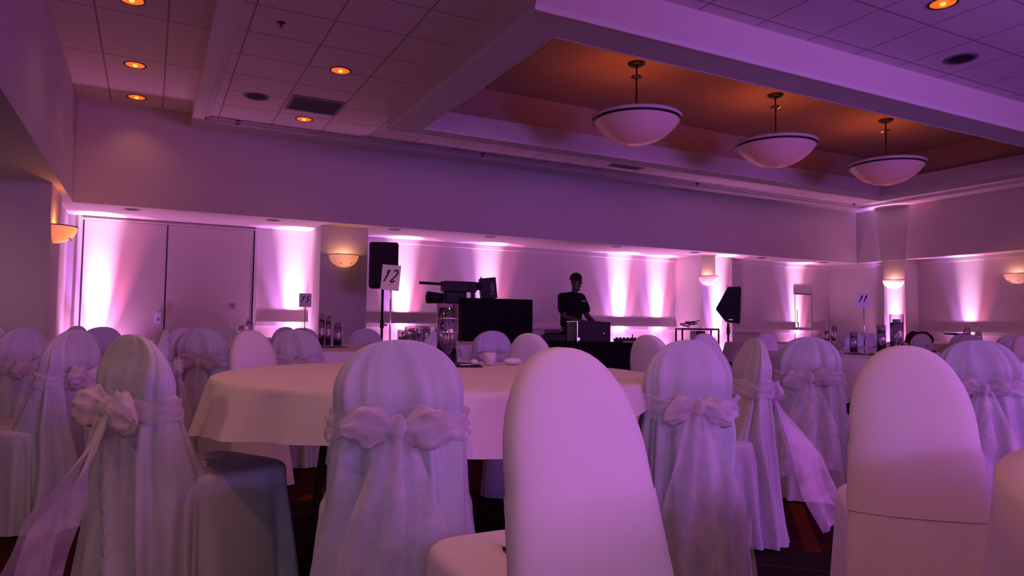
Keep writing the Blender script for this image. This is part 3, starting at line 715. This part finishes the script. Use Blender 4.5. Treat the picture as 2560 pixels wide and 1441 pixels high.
# ------------------------------------------------------------------ glass vases
def vase(x, y, r, h, lab, zb=.776, rings=(), water=.8, group='glass cylinder vases', candle=True, peb=.22):
    t_ = thing('cylinder_vase', lab, 'vase', (x, y, zb), 0, group)
    obj('glass', lathe(bmesh.new(), [(0, .002), (r, .002), (r, h), (r - .004, h), (r - .004, .012), (0, .012)], 40), M['glass'], t_, True)
    obj('water', lathe(bmesh.new(), [(0, h * peb + .001), (r - .0065, h * peb + .001), (r - .0065, h * water), (0, h * water)], 36), M['water'], t_, True)
    q = bmesh.new(); random.seed(int(x * 100)); tube(q, (0, 0, .014), (0, 0, h * peb), r - .008, n=24)
    for k in range(40):
        a = random.random() * 2 * PI; rr = (r - .012) * (.2 + .8 * random.random()); s = bmesh.ops.create_icosphere(q, subdivisions=1, radius=.009)['verts']
        bmesh.ops.translate(q, vec=(rr * math.cos(a), rr * math.sin(a), h * peb - .004), verts=s)
    p_ = obj('pebbles', q, M['pebble'], t_); p_['kind'] = 'stuff'
    if candle:
        obj('floating_candle', lathe(bmesh.new(), [(0, h * water + .001), (r * .5, h * water + .001), (r * .62, h * water + .02), (r * .5, h * water + .026), (0, h * water + .022)], 24), M['candle'], t_, True)
    for k, zz in enumerate(rings):
        obj('glass_ring', lathe(bmesh.new(), [(r, zz - .004), (r + .003, zz), (r, zz + .004)], 40), M['chrome'], t_, True)
    return t_
vase(1.33, 3.27, .054, .305, 'tallest wide glass vase with ring lines on the front table', rings=(.16, .23), peb=.17, water=.93, candle=False)
vase(1.15, 3.36, .048, .17, 'short glass left of the tallest vase on the front table', peb=.2)
vase(1.24, 3.52, .046, .19, 'short glass behind the tallest vase on the front table', peb=.2)
vase(5.47, 3.66, .054, .33, 'tallest glass vase on the number eleven table, before the lit pillar', peb=.2)
vase(5.30, 3.68, .036, .24, 'middle glass vase left of the tallest on the number eleven table', peb=.3)
vase(5.20, 3.86, .032, .18, 'shortest glass vase on the number eleven table', peb=.3)
vase(1.315, 6.08, .028, .285, 'slimmest tall glass vase left of the left pillar foot', peb=.22)
vase(1.375, 6.10, .027, .27, 'slim glass vase right behind the slimmest tall one', peb=.22)
vase(1.44, 6.02, .038, .21, 'shorter glass vase with dark pebbles right of the slim pair', peb=.26)
vase(1.17, 9.75, .055, .25, 'small far glass vase by the tall door edge', peb=.2)
vase(1.06, 9.68, .05, .17, 'smaller far glass left of the vase by the tall door edge', peb=.2)
vase(2.76, 7.42, .055, .19, 'small glass with water before the left loudspeaker stand', peb=.2)
vase(2.90, 7.36, .055, .18, 'small glass right of its twin behind the tallest vase', peb=.2)
vase(10.35, 8.05, .06, .27, 'far glass vase below the number pole left of the pillar', peb=.2)
vase(10.24, 8.12, .055, .19, 'far short glass beside the vase left of the pillar', peb=.2)
vase(12.92, 7.33, .065, .29, 'far glass vase right of the black tray', peb=.2)
vase(13.0, 7.18, .06, .20, 'far short glass at the right of the tray table', peb=.2)
def disc_mirror(x, y, r, lab, m_):
    q = bmesh.new(); tube(q, (0, 0, .7745), (0, 0, .7762), r, n=40); o = obj('centrepiece_base', q, m_, None, False, (x, y, 0)); tag(o, lab, 'centrepiece base', 'dark round centrepiece bases')
disc_mirror(1.29, 3.33, .22, 'dark round base under the tallest vase on the front table', M['black'])
disc_mirror(5.36, 3.70, .30, 'dark round base under the vases of table eleven', M['black'])
disc_mirror(1.39, 6.07, .16, 'dark round base under the slim vases left of the pillar', M['black'])
# small things on the front table
t = thing('votive_cup', 'frosted white votive cup on the front table behind the big violet chair', 'candle holder', (1.50, 3.13, .776))
obj('cup', lathe(bmesh.new(), [(0, .001), (.026, .001), (.034, .062), (.031, .062), (.024, .008), (0, .008)], 28), M['shade'], t, True)
obj('candle', lathe(bmesh.new(), [(0, .009), (.023, .009), (.027, .04), (0, .04)], 20), M['candle'], t, True)
q = bmesh.new(); v_ = bmesh.ops.create_icosphere(q, subdivisions=3, radius=1)['verts']
for v in v_: v.co = Vector((v.co.x * .052, v.co.y * .03, v.co.z * .018 + .018))
tag(obj('bread_roll', q, M['candle'], None, True, (1.645, 3.16, .776)), 'pale oval roll lying right of the votive cup on the front table', 'bread roll')
q = bmesh.new(); v_ = bmesh.ops.create_icosphere(q, subdivisions=3, radius=1)['verts']
for v in v_: v.co = Vector((v.co.x * .022, v.co.y * .02, v.co.z * .015 + .015))
tag(obj('sugar_pot', q, M['candle'], None, True, (1.435, 3.17, .776)), 'tiny pale round pot touching the left of the votive cup', 'pot')
t = thing('menu_folder', 'flat black folder lying below the tallest vase on the front table', 'folder', (1.33, 3.09, .776), D(-20))
obj('cover', bx(-.10, .10, -.06, .06, 0, .004), M['black'], t)
obj('inside_page', bx(-.08, .08, -.045, .045, .004, .005), M['ink'], t)
q = bmesh.new(); tube(q, (-.05, 0, 0), (.05, 0, 0), .004, n=10)
tag(obj('silver_pen', q, M['chrome'], None, True, (1.355, 3.045, .786)), 'thin silver pen lying on the black folder', 'pen')
bpy.data.objects['silver_pen'].rotation_euler = (0, 0, D(5))
t = thing('serving_tray', 'black serving tray by the right wall, left of a glass vase', 'tray', (12.45, 7.25, .776), .4)
obj('tray_base', lathe(bmesh.new(), [(0, .10), (.02, .10), (.02, .13), (.17, .14), (.20, .165), (.16, .15), (0, .15)], 28), M['black'], t, True)
obj('foot', lathe(bmesh.new(), [(0, .001), (.07, .001), (.02, .03), (.02, .11), (0, .11)], 20), M['black'], t, True)
# dark coat over the back of a far chair
q = bmesh.new(); rows = []
for j in range(12):
    t_ = j / 11; row = []
    for i in range(28):
        a = 2 * PI * i / 28; rr = (.20 + .08 * noise.noise(Vector((math.cos(a) * 2, math.sin(a) * 2, t_ * 3)))) * (1 - .55 * t_ ** 2); row.append(q.verts.new((rr * 1.3 * math.cos(a) * (1 if t_ < .6 else 1.1), rr * .55 * math.sin(a), .50 + .46 * t_ + .05 * noise.noise(Vector((a, t_ * 2, 1.0))))))
    rows.append(row)
grid(q, rows, True); q.faces.new(rows[-1]); q.faces.new(rows[0][::-1])
tag(obj('draped_coat', q, M['coat'], None, True, (11.50, 7.30, 0)), 'dark maroon coat heaped over a chair right of the lit side pillar', 'coat')
bpy.data.objects['draped_coat'].rotation_euler = (0, 0, D(-30))

# ------------------------------------------------------------------ table number cards
def stroke(bm, pts, wd, y):
    """brush stroke: flat ribbon along 2D points, widths wd"""
    pr = None; n = len(pts)
    for i, p in enumerate(pts):
        a = pts[max(i - 1, 0)]; c = pts[min(i + 1, n - 1)]; dx, dz = c[0] - a[0], c[1] - a[1]; L = math.hypot(dx, dz) or 1
        w_ = wd * (.55 + .6 * math.sin(PI * (i + .6) / (n + .2))); nx, nz = -dz / L * w_, dx / L * w_
        v1 = bm.verts.new((p[0] + nx, y, p[1] + nz)); v2 = bm.verts.new((p[0] - nx, y, p[1] - nz))
        if pr: bm.faces.new((pr[0], v1, v2, pr[1]))
        pr = (v1, v2)
def arc(cx, cz, r, a0, a1, n=12, sx=1): return [(cx + r * sx * math.cos(D(a0 + (a1 - a0) * i / n)), cz + r * math.sin(D(a0 + (a1 - a0) * i / n))) for i in range(n + 1)]
DG = {'1': [[(.02, .36), (.10, .46), (.13, .5), (.11, .38), (.06, .2), (.0, 0), (.03, .01)]],
      '2': [arc(.16, .38, .11, 165, -20, 12) + [(.2, .24), (.08, .1), (.0, .02)], [(.0, .04), (.06, 0), (.14, .0), (.24, .06)]],
      '5': [[(.26, .5), (.10, .48)], [(.10, .48), (.06, .3)] + arc(.11, .15, .14, 95, -150, 12)],
      '0': [arc(.13, .25, .24, 60, 430, 20, .55)]}
def number_card(x, y, text, zc, wcard, hcard, rz, lab, tilt=0.0, zb=.776, mirror_ink=True):
    t_ = thing('table_number', lab, 'table number', (x, y, zb), rz, 'table number cards on stands')
    c = obj('card', bx(-wcard / 2, wcard / 2, -.001, .001, -hcard / 2, hcard / 2), M['card'], t_); c.location = (.0, 0, zc - zb); c.rotation_euler = (0, tilt, 0)
    q = bmesh.new(); s = hcard * .95; adv = .27 * s; x0 = -adv * len(text) / 2 - .01 * s
    for k, ch in enumerate(text):
        for st in DG[ch]: stroke(q, [(x0 + adv * k + (p[0] * .85 + p[1] * .22) * s, (p[1] - .17) * s) for p in st], 0.017 * s * 1.9, -.0018)
    if len(text) == 2: pass
    stroke(q, [(px_ * s * .25 - .0 * s, (-.29 + .03 * pz) * s) for px_, pz in [(-.5, -1), (-.2, .6), (.1, -.6), (.45, .7)]], .004 * s, -.0018)
    obj('ink_number', q, M['ink'], c)
    q = bmesh.new(); zt = zc - zb - hcard / 2
    tube(q, (0, .005, .008), (0, .005, zt + .01), .0045, n=10); obj('pole', q, M['chrome'], t_, True)
    q = bmesh.new(); path(q, [(.012 * math.cos(a), .004, zt + .012 + .012 * math.sin(a)) for a in [2 * PI * i / 14 for i in range(15)]], .002, 6); obj('clip', q, M['chrome'], t_, True)
    obj('base', lathe(bmesh.new(), [(0, .001), (.04, .001), (.04, .006), (.01, .01), (0, .01)], 24), M['chrome'], t_, True)
number_card(0.99, 3.14, '12', 1.19, .093, .118, D(-42), 'white card marked 12 on a slim pole on the front table', tilt=D(5))
number_card(1.22, 6.33, '15', 1.18, .105, .122, D(-15), 'white card marked 15 on a slim pole above the slim vases')
number_card(5.20, 3.76, '11', 1.22, .10, .125, D(-52), 'lilac card marked 11 on a slim pole on the right table')
number_card(0.99, 10.2, '10', 1.20, .12, .115, D(-5), 'small far card with a blurred number before the tall doors')
number_card(10.5, 8.3, '1', 1.18, .02, .06, D(10), 'tiny far card seen edge-on left of the lit side pillar')
number_card(12.75, 7.75, '1', 1.10, .02, .05, D(10), 'tiny far card seen edge-on above the tray table')

# ------------------------------------------------------------------ loudspeakers
t = thing('loudspeaker', 'black loudspeaker seen from the front on a pole by the left pillar', 'loudspeaker', (2.92, 9.60, 1.49), D(-18))
obj('cabinet', bx(-.205, .205, -.02, .32, 0, .655, bevel=.035), M['black'], t, True)
obj('front_grille', bx(-.185, .185, -.035, -.018, .03, .625, bevel=.006), M['grille'], t)
obj('handle', bx(-.06, .06, .12, .16, .655, .67, bevel=.005), M['black'], t)
def stand(x, y, h, lab, collar_z, spread=.5, leg_z=.55, rz=0.0):
    t_ = thing('speaker_stand', lab, 'speaker stand', (x, y, 0), rz, 'tripod speaker stands')
    q = bmesh.new(); tube(q, (0, 0, leg_z - .3), (0, 0, h), .018, n=14); obj('pole', q, M['black'], t_, True)
    q = bmesh.new(); tube(q, (0, 0, collar_z - .10), (0, 0, collar_z + .02), .027, n=14); tube(q, (0, 0, collar_z - .05), (.07, 0, collar_z - .05), .01, n=8); obj('collar', q, M['black'], t_, True)
    q = bmesh.new(); tube(q, (0, 0, leg_z - .02), (0, 0, leg_z + .05), .034, n=14); obj('leg_hub', q, M['black'], t_, True)
    for k in range(3):
        a = D(90 + 120 * k + 15)
        q = bmesh.new(); path(q, [(.03 * math.cos(a), .03 * math.sin(a), leg_z), (spread * math.cos(a), spread * math.sin(a), .012)], .013, 8); L = obj('leg', q, M['black'], t_, True)
        q = bmesh.new(); path(q, [(.02 * math.cos(a), .02 * math.sin(a), leg_z - .28), (spread * .5 * math.cos(a), spread * .5 * math.sin(a), leg_z * .51)], .008, 6); obj('brace', q, M['black'], t_, True)
stand(2.95, 9.72, 1.489, 'black tripod stand carrying the loudspeaker by the left pillar', 1.02)
# angular speaker on the right, a wedge: pointed at the left in plan of the side view
t = thing('loudspeaker', 'black angular stage loudspeaker on a tripod before the right pillar', 'loudspeaker', (8.79, 8.96, 1.085), D(-40))
prof2 = [(-.01, 0), (.21, -.03), (.235, .60), (.02, .60), (-.19, .22)]
q = bmesh.new(); A = [q.verts.new((x_, -.17, z_)) for x_, z_ in prof2]; B = [q.verts.new((x_ * .9 + .01, .2, z_)) for x_, z_ in prof2]
q.faces.new(A[::-1]); q.faces.new(B)
for i in range(5): q.faces.new((A[i], A[(i + 1) % 5], B[(i + 1) % 5], B[i]))
bmesh.ops.bevel(q, geom=q.edges[:], offset=.012, segments=2, affect='EDGES')
obj('cabinet', q, M['black'], t)
q = bmesh.new(); A = [q.verts.new((x_ * .86 + .006, -.176, .03 + z_ * .88)) for x_, z_ in prof2]; q.faces.new(A); r_ = bmesh.ops.extrude_face_region(q, geom=q.faces[:]); bmesh.ops.translate(q, vec=(0, .006, 0), verts=[v for v in r_['geom'] if isinstance(v, bmesh.types.BMVert)])
obj('side_grille', q, M['grille'], t)
obj('name_plate', bx(.02, .09, -.179, -.176, .035, .045), M['chrome'], t)
for xx in (.02, .2):
    obj('mount_bolt', bx(xx - .012, xx + .012, -.05, -.02, .60, .615), M['black'], t)
stand(8.84, 8.97, 1.07, 'black tripod stand under the angular loudspeaker on the right', .98, .42, .42, .3)

# ------------------------------------------------------------------ black clad stand with lighting gear, left of the equipment table
FX, FY, FA = 4.36, 8.90, D(-4)
t = thing('equipment_facade', 'tall black cloth panelled equipment stand left of the person', 'equipment stand', (FX, FY, 0), FA)
obj('front_panel', bx(-.50, .56, -.03, .0, .02, 1.36, bevel=.01), M['black_cloth'], t)
obj('side_panel', bx(-.50, -.47, 0, .45, .02, 1.36, bevel=.008), M['black_cloth'], t)
obj('side_panel', bx(.53, .56, 0, .45, .02, 1.36, bevel=.008), M['black_cloth'], t)
obj('top_shelf', bx(-.49, .55, .0, .45, 1.32, 1.36, bevel=.006), M['black'], t)
def place(p): return Vector((FX, FY, 0)) + Matrix.Rotation(FA, 3, 'Z') @ Vector(p)
t = thing('lighting_bar', 'black horizontal lighting bar above the tall glass vase', 'light bar', place((-.62, .20, 1.36)), FA)
q = bmesh.new(); tube(q, (-.45, 0, .20), (.56, 0, .175), .020, n=12); obj('cross_bar', q, M['black'], t, True)
obj('control_box', bx(-.12, .36, -.10, .08, .09, .235, bevel=.01), M['black'], t)
obj('lamp_housing', bx(-.10, .22, -.09, .07, -.08, .09, bevel=.02), M['black'], t)
q = bmesh.new(); tube(q, (-.34, -.02, -.0), (-.12, -.02, -.01), .085, .07, 20); obj('lamp_barrel', q, M['black'], t, True)
q = bmesh.new(); tube(q, (-.348, -.02, 0), (-.34, -.02, 0), .06, n=20); obj('lamp_lens', q, M['grille'], t)
obj('support_post', bx(.31, .36, -.03, .03, .0, .12), M['black'], t)
q = bmesh.new(); path(q, [(.42, 0, .16), (.46, 0, .10), (.52, .0, .11), (.6, .02, .16), (.63, .03, .08), (.64, .03, .0)], .004, 6); obj('cable', q, M['black'], t, True)
# tilted lighting box with vertical lettering
t = thing('effect_light', 'black box light standing on end with vertical white lettering', 'stage light', place((-.05, .16, 1.36)), FA + D(-14))
t.rotation_euler = (0, D(-6), FA + D(-14))
obj('housing', bx(-.115, .115, -.09, .12, 0, .30, bevel=.008), M['black'], t)
q = bmesh.new(); box(q, -.16, -.11, -.05, .08, .14, .25, bevel=.01); box(q, -.19, -.15, -.03, .05, .15, .20, bevel=.005); obj('yoke', q, M['black'], t)
q = bmesh.new(); tube(q, (-.085, 0, .30), (-.085, 0, .335), .012, .003, 10); obj('top_knob', q, M['black'], t)
def text_mesh(txt, size, m_, parent, loc, rot, shear=0.0):
    cu = bpy.data.curves.new('lettering', 'FONT'); cu.body = txt; cu.size = size; cu.shear = shear; cu.extrude = .0006; cu.align_x = 'CENTER'; cu.align_y = 'CENTER'; cu.offset = size * .012
    tmp = bpy.data.objects.new('tmp', cu); C.objects.link(tmp); dg = bpy.context.evaluated_depsgraph_get()
    me = bpy.data.meshes.new_from_object(tmp.evaluated_get(dg)); bpy.data.objects.remove(tmp, do_unlink=True)
    me.materials.clear(); me.materials.append(m_)
    o = bpy.data.objects.new('lettering', me); C.objects.link(o); o.parent = parent; o.location = loc; o.rotation_euler = rot; return o
text_mesh('T-REX', .068, M['grey_print'], t, (.055, -.0915, .14), (PI / 2, D(-90), 0))

# ------------------------------------------------------------------ equipment table, road case and gear
EX, EY, EA = 5.52, 8.10, D(-27)
t = thing('equipment_table', 'long table under a black floor-length drape before the person', 'table', (EX, EY, 0), EA)
obj('tabletop', bx(-.76, .76, -.30, .30, .74, .765), M['dark_wood'], t)
q = bmesh.new(); rows = []; per = []
for i in range(240):
    u = i / 240 * 4
    k, f_ = int(u), u - int(u)
    c4 = [(-.77, -.31), (.77, -.31), (.77, .31), (-.77, .31)]; a_, b_ = c4[k], c4[(k + 1) % 4]
    per.append((a_[0] + (b_[0] - a_[0]) * f_, a_[1] + (b_[1] - a_[1]) * f_))
for z_, e in ((.768, 0), (.74, .1), (.5, .5), (.25, .8), (.01, 1.0)):
    rows.append([q.verts.new((x_ * (1 + .03 * e) + .012 * e * math.sin(i * .55), y_ * (1 + .05 * e) + .015 * e * math.sin(i * .55), z_)) for i, (x_, y_) in enumerate(per)])
grid(q, rows, True); q.faces.new(rows[0]); obj('drape', q, M['black_cloth'], t, True)
for sx_ in (-.6, .6):
    for sy_ in (-.22, .22): q = bmesh.new(); tube(q, (sx_, sy_, 0), (sx_, sy_, .74), .015, n=8); obj('leg', q, M['metal_dark'], t)
def eplace(p): return Vector((EX, EY, 0)) + Matrix.Rotation(EA, 3, 'Z') @ Vector(p)
t = thing('rack_case', 'black rack case with metal edges and a red light on the equipment table', 'equipment case', eplace((-.10, 0, .769)), EA + D(14))
obj('body', bx(-.24, .24, -.20, .24, 0, .275, bevel=.006), M['black'], t)
q = bmesh.new()
for a_, b_ in [((-.243, -.203, 0), (-.243, -.203, .278)), ((-.243, -.203, .278), (-.243, .24, .278)), ((-.243, -.203, .278), (.10, -.203, .278))]: tube(q, a_, b_, .006, n=6)
obj('metal_edging', q, M['chrome'], t)
obj('latch', bx(-.25, -.242, -.06, .02, .04, .055), M['chrome'], t); obj('latch', bx(-.25, -.242, .1, .14, .24, .255), M['chrome'], t); obj('corner_bracket', bx(-.25, -.21, -.212, -.2, .02, .06), M['chrome'], t)
q = bmesh.new(); z_ = bmesh.ops.create_icosphere(q, subdivisions=1, radius=.008)['verts']; bmesh.ops.translate(q, vec=(.14, -.205, .12), verts=z_); obj('power_lamp', q, M['red_dot'], t)
t = thing('mixer', 'low black mixer at the right end of the equipment table', 'mixer', eplace((.42, .02, .769)), EA)
obj('body', bx(-.16, .16, -.11, .11, 0, .05, bevel=.008), M['black'], t)
obj('shelf_edge', bx(-.06, .19, -.125, -.112, .0, .012), M['chrome'], t)
q = bmesh.new()
for i in range(6):
    for j in range(3): tube(q, (-.13 + i * .05, -.07 + j * .06, .05), (-.13 + i * .05, -.07 + j * .06, .066), .008, n=8)
obj('knobs', q, M['grille'], t)
q = bmesh.new(); path(q, [(.09, 0, .05), (.09, 0, .11)], .008, 6); obj('antenna', q, M['black'], t)
t = thing('disc_player', 'dark player with a red-lit top left of the rack case', 'disc player', eplace((-.58, .02, .769)), EA + D(5))
obj('body', bx(-.17, .15, -.13, .13, 0, .10, bevel=.01), M['black'], t)
q = bmesh.new(); tube(q, (0, 0, .10), (0, 0, .118), .09, n=28); obj('platter', q, M['grille'], t)
obj('red_lit_lid', bx(-.13, .09, .02, .09, .10, .16, bevel=.012), M['red_lit_gear'], t)

# ------------------------------------------------------------------ metal cart with cables
t = thing('utility_cart', 'open dark metal cart with cables on top, left of the right loudspeaker', 'cart', (7.64, 8.42, 0), D(-27))
q = bmesh.new()
for sx_ in (-.28, .28):
    for sy_ in (-.2, .2): tube(q, (sx_, sy_, .08), (sx_, sy_, .97), .014, n=8)
obj('frame_posts', q, M['metal_dark'], t)
obj('top_shelf', bx(-.29, .29, -.21, .21, .945, .975, bevel=.004), M['metal_dark'], t); obj('bottom_shelf', bx(-.29, .29, -.21, .21, .12, .14), M['metal_dark'], t)
obj('amplifier', bx(-.06, .08, -.18, .18, .55, .93, bevel=.006), M['black'], t)
obj('middle_shelf', bx(-.29, .29, -.21, .21, .53, .55), M['metal_dark'], t)
for sx_ in (-.26, .26):
    for sy_ in (-.18, .18): q = bmesh.new(); tube(q, (sx_ - .012, sy_, .04), (sx_ + .012, sy_, .04), .039, n=16); obj('wheel', q, M['black'], t)
q = bmesh.new(); random.seed(4)
path(q, [(-.2 + .16 * (i / 60) + .08 * math.cos(i * .42), .08 * math.sin(i * .42), .985 + .06 * abs(math.sin(i * .13)) + .0008 * i) for i in range(61)], .008, 6)
tag(obj('coiled_cable', q, M['black'], None, True, (7.64, 8.42, 0)), 'loops of black cable piled on the metal cart', 'cable')
bpy.data.objects['coiled_cable'].rotation_euler = (0, 0, D(-27))

# ------------------------------------------------------------------ the person behind the equipment table
def skin(name, verts, edges, radii, m_, parent, root=0, sub=2):
    me = bpy.data.meshes.new(name); me.from_pydata(verts, edges, []); o = bpy.data.objects.new(name, me); C.objects.link(o)
    o.parent = parent; me.materials.append(m_)
    md = o.modifiers.new('skin', 'SKIN'); md.use_smooth_shade = True
    sv = me.skin_vertices[0].data
    for i, r in enumerate(radii): sv[i].radius = (r, r) if not isinstance(r, tuple) else r
    for i in range(len(verts)): sv[i].use_root = (i == root)
    s = o.modifiers.new('sub', 'SUBSURF'); s.levels = sub; s.render_levels = sub
    return o
# local frame: x to the person's left-to-right as seen from us (screen right), -y towards the camera
P = thing('person', 'person with short dark hair in a black shirt, looking down behind the equipment', 'person', (5.57, 8.84, 0), D(8))
V = []; E_ = []; R_ = []
def jv(p, r, par=None):
    V.append(p); R_.append(r)
    if par is not None: E_.append((par, len(V) - 1))
    return len(V) - 1
pel = jv((0, 0, .93), (.150, .125)); sp1 = jv((.0, 0, 1.06), (.150, .120), pel); sp2 = jv((.01, -.005, 1.22), (.165, .125), sp1); ch = jv((.02, -.01, 1.37), (.178, .13), sp2)
nk = jv((.045, -.02, 1.47), .062, ch); n2 = jv((.062, -.03, 1.53), .056, nk); hd = jv((.075, -.035, 1.62), (.078, .085), n2); h2 = jv((.078, -.04, 1.70), (.072, .085), hd)
for s, sw in ((-1, -1), (1, 1)):
    shd = jv((.02 + s * .17, -.005, 1.38), .062, ch)
    if s < 0: el = jv((-.21, -.09, 1.12), .045, shd); fo = jv((-.05, -.25, 1.06), .036, el); wr = jv((.09, -.34, 1.03), .027, fo); pm = jv((.14, -.37, 1.02), (.032, .018), wr)
    else: el = jv((.25, -.09, 1.13), .045, shd); fo = jv((.25, -.22, 1.05), .036, el); wr = jv((.24, -.33, 1.00), .027, fo); pm = jv((.24, -.385, .985), (.032, .018), wr)
    d = (Vector(V[pm]) - Vector(V[wr])).normalized(); sd = d.cross(Vector((0, 0, 1))).normalized()
    for k, (o_, L) in enumerate([(-.028, .060), (-.010, .072), (.009, .068), (.026, .054)]):
        b0 = Vector(V[pm]) + sd * o_ + d * .03; f1 = jv(tuple(b0), .0092, pm); f2 = jv(tuple(b0 + d * L * .55 + Vector((0, 0, -.008))), .0085, f1); jv(tuple(b0 + d * L + Vector((0, 0, -.030))), .0072, f2)
    b0 = Vector(V[wr]) + d * .02 + sd * (-.036); th = jv(tuple(b0), .010, wr); jv(tuple(b0 + d * .04 + sd * -.012 + Vector((0, 0, -.012))), .008, th)
for s in (-1, 1):
    hp = jv((s * .09, 0, .86), .088, pel); kn = jv((s * .10, -.02, .50), .058, hp); an = jv((s * .10, .03, .09), .038, kn); jv((s * .105, -.10, .04), .032, an)
skin('body', V, E_, R_, M['skin'], P, pel)
# shirt with short sleeves over the torso
sv_ = [(0, 0, .90), (.0, 0, 1.06), (.01, -.005, 1.22), (.02, -.01, 1.36), (.04, -.02, 1.46), (-.15, -.005, 1.40), (-.20, -.045, 1.26), (-.215, -.085, 1.16), (.19, -.005, 1.385), (.23, -.05, 1.26), (.25, -.085, 1.17)]
skin('shirt', sv_, [(0, 1), (1, 2), (2, 3), (3, 4), (3, 5), (5, 6), (6, 7), (3, 8), (8, 9), (9, 10)], [(.185, .155), (.180, .150), (.190, .150), (.195, .15), .098, .100, .082, .072, .100, .082, .072], M['shirt'], P, 0)
skin('trousers', [(0, 0, .94), (-.09, 0, .85), (-.10, -.02, .5), (-.10, .02, .1), (.09, 0, .85), (.10, -.02, .5), (.10, .02, .1)], [(0, 1), (1, 2), (2, 3), (0, 4), (4, 5), (5, 6)], [(.165, .135), .100, .075, .062, .100, .075, .062], M['trousers'], P, 0)
for s in (-1, 1):
    skin('shoe', [(s * .10, .05, .045), (s * .105, -.06, .045), (s * .11, -.16, .035)], [(0, 1), (1, 2)], [.045, .048, .038], M['shoe'], P, 0)
q = bmesh.new(); v_ = bmesh.ops.create_uvsphere(q, u_segments=24, v_segments=16, radius=1)['verts']
for v in v_: v.co = Vector((v.co.x * .088, v.co.y * .100, v.co.z * .085)) + Vector((.074, -.022, 1.700))
bmesh.ops.delete(q, geom=[v for v in q.verts if v.co.z < 1.665 + .35 * max(0, -(v.co.y + .04))], context='VERTS')
obj('hair', q, M['hair'], P, True)
for s in (-1, 1):
    q = bmesh.new(); v_ = bmesh.ops.create_icosphere(q, subdivisions=2, radius=1)['verts']
    for v in v_: v.co = Vector((v.co.x * .010, v.co.y * .020, v.co.z * .032)) + Vector((.076 + s * .086, -.03, 1.635))
    obj('ear', q, M['skin'], P, True)
q = bmesh.new(); tube(q, (.078, -.118, 1.655), (.080, -.146, 1.615), .008, .016, 10); obj('nose', q, M['skin'], P, True)
for s in (-1, 1):
    q = bmesh.new(); v_ = bmesh.ops.create_icosphere(q, subdivisions=2, radius=.011)['verts']; bmesh.ops.translate(q, vec=(.078 + s * .031, -.112, 1.662), verts=v_); obj('eye', q, M['shoe'], P, True)
q = bmesh.new(); tube(q, (.055, -.116, 1.580), (.103, -.116, 1.580), .006, n=8); obj('mouth', q, M['coat'], P, True)
q = bmesh.new(); box(q, .07, .155, -.166, -.158, 1.345, 1.368)
obj('chest_print', q, M['grey_print'], P)
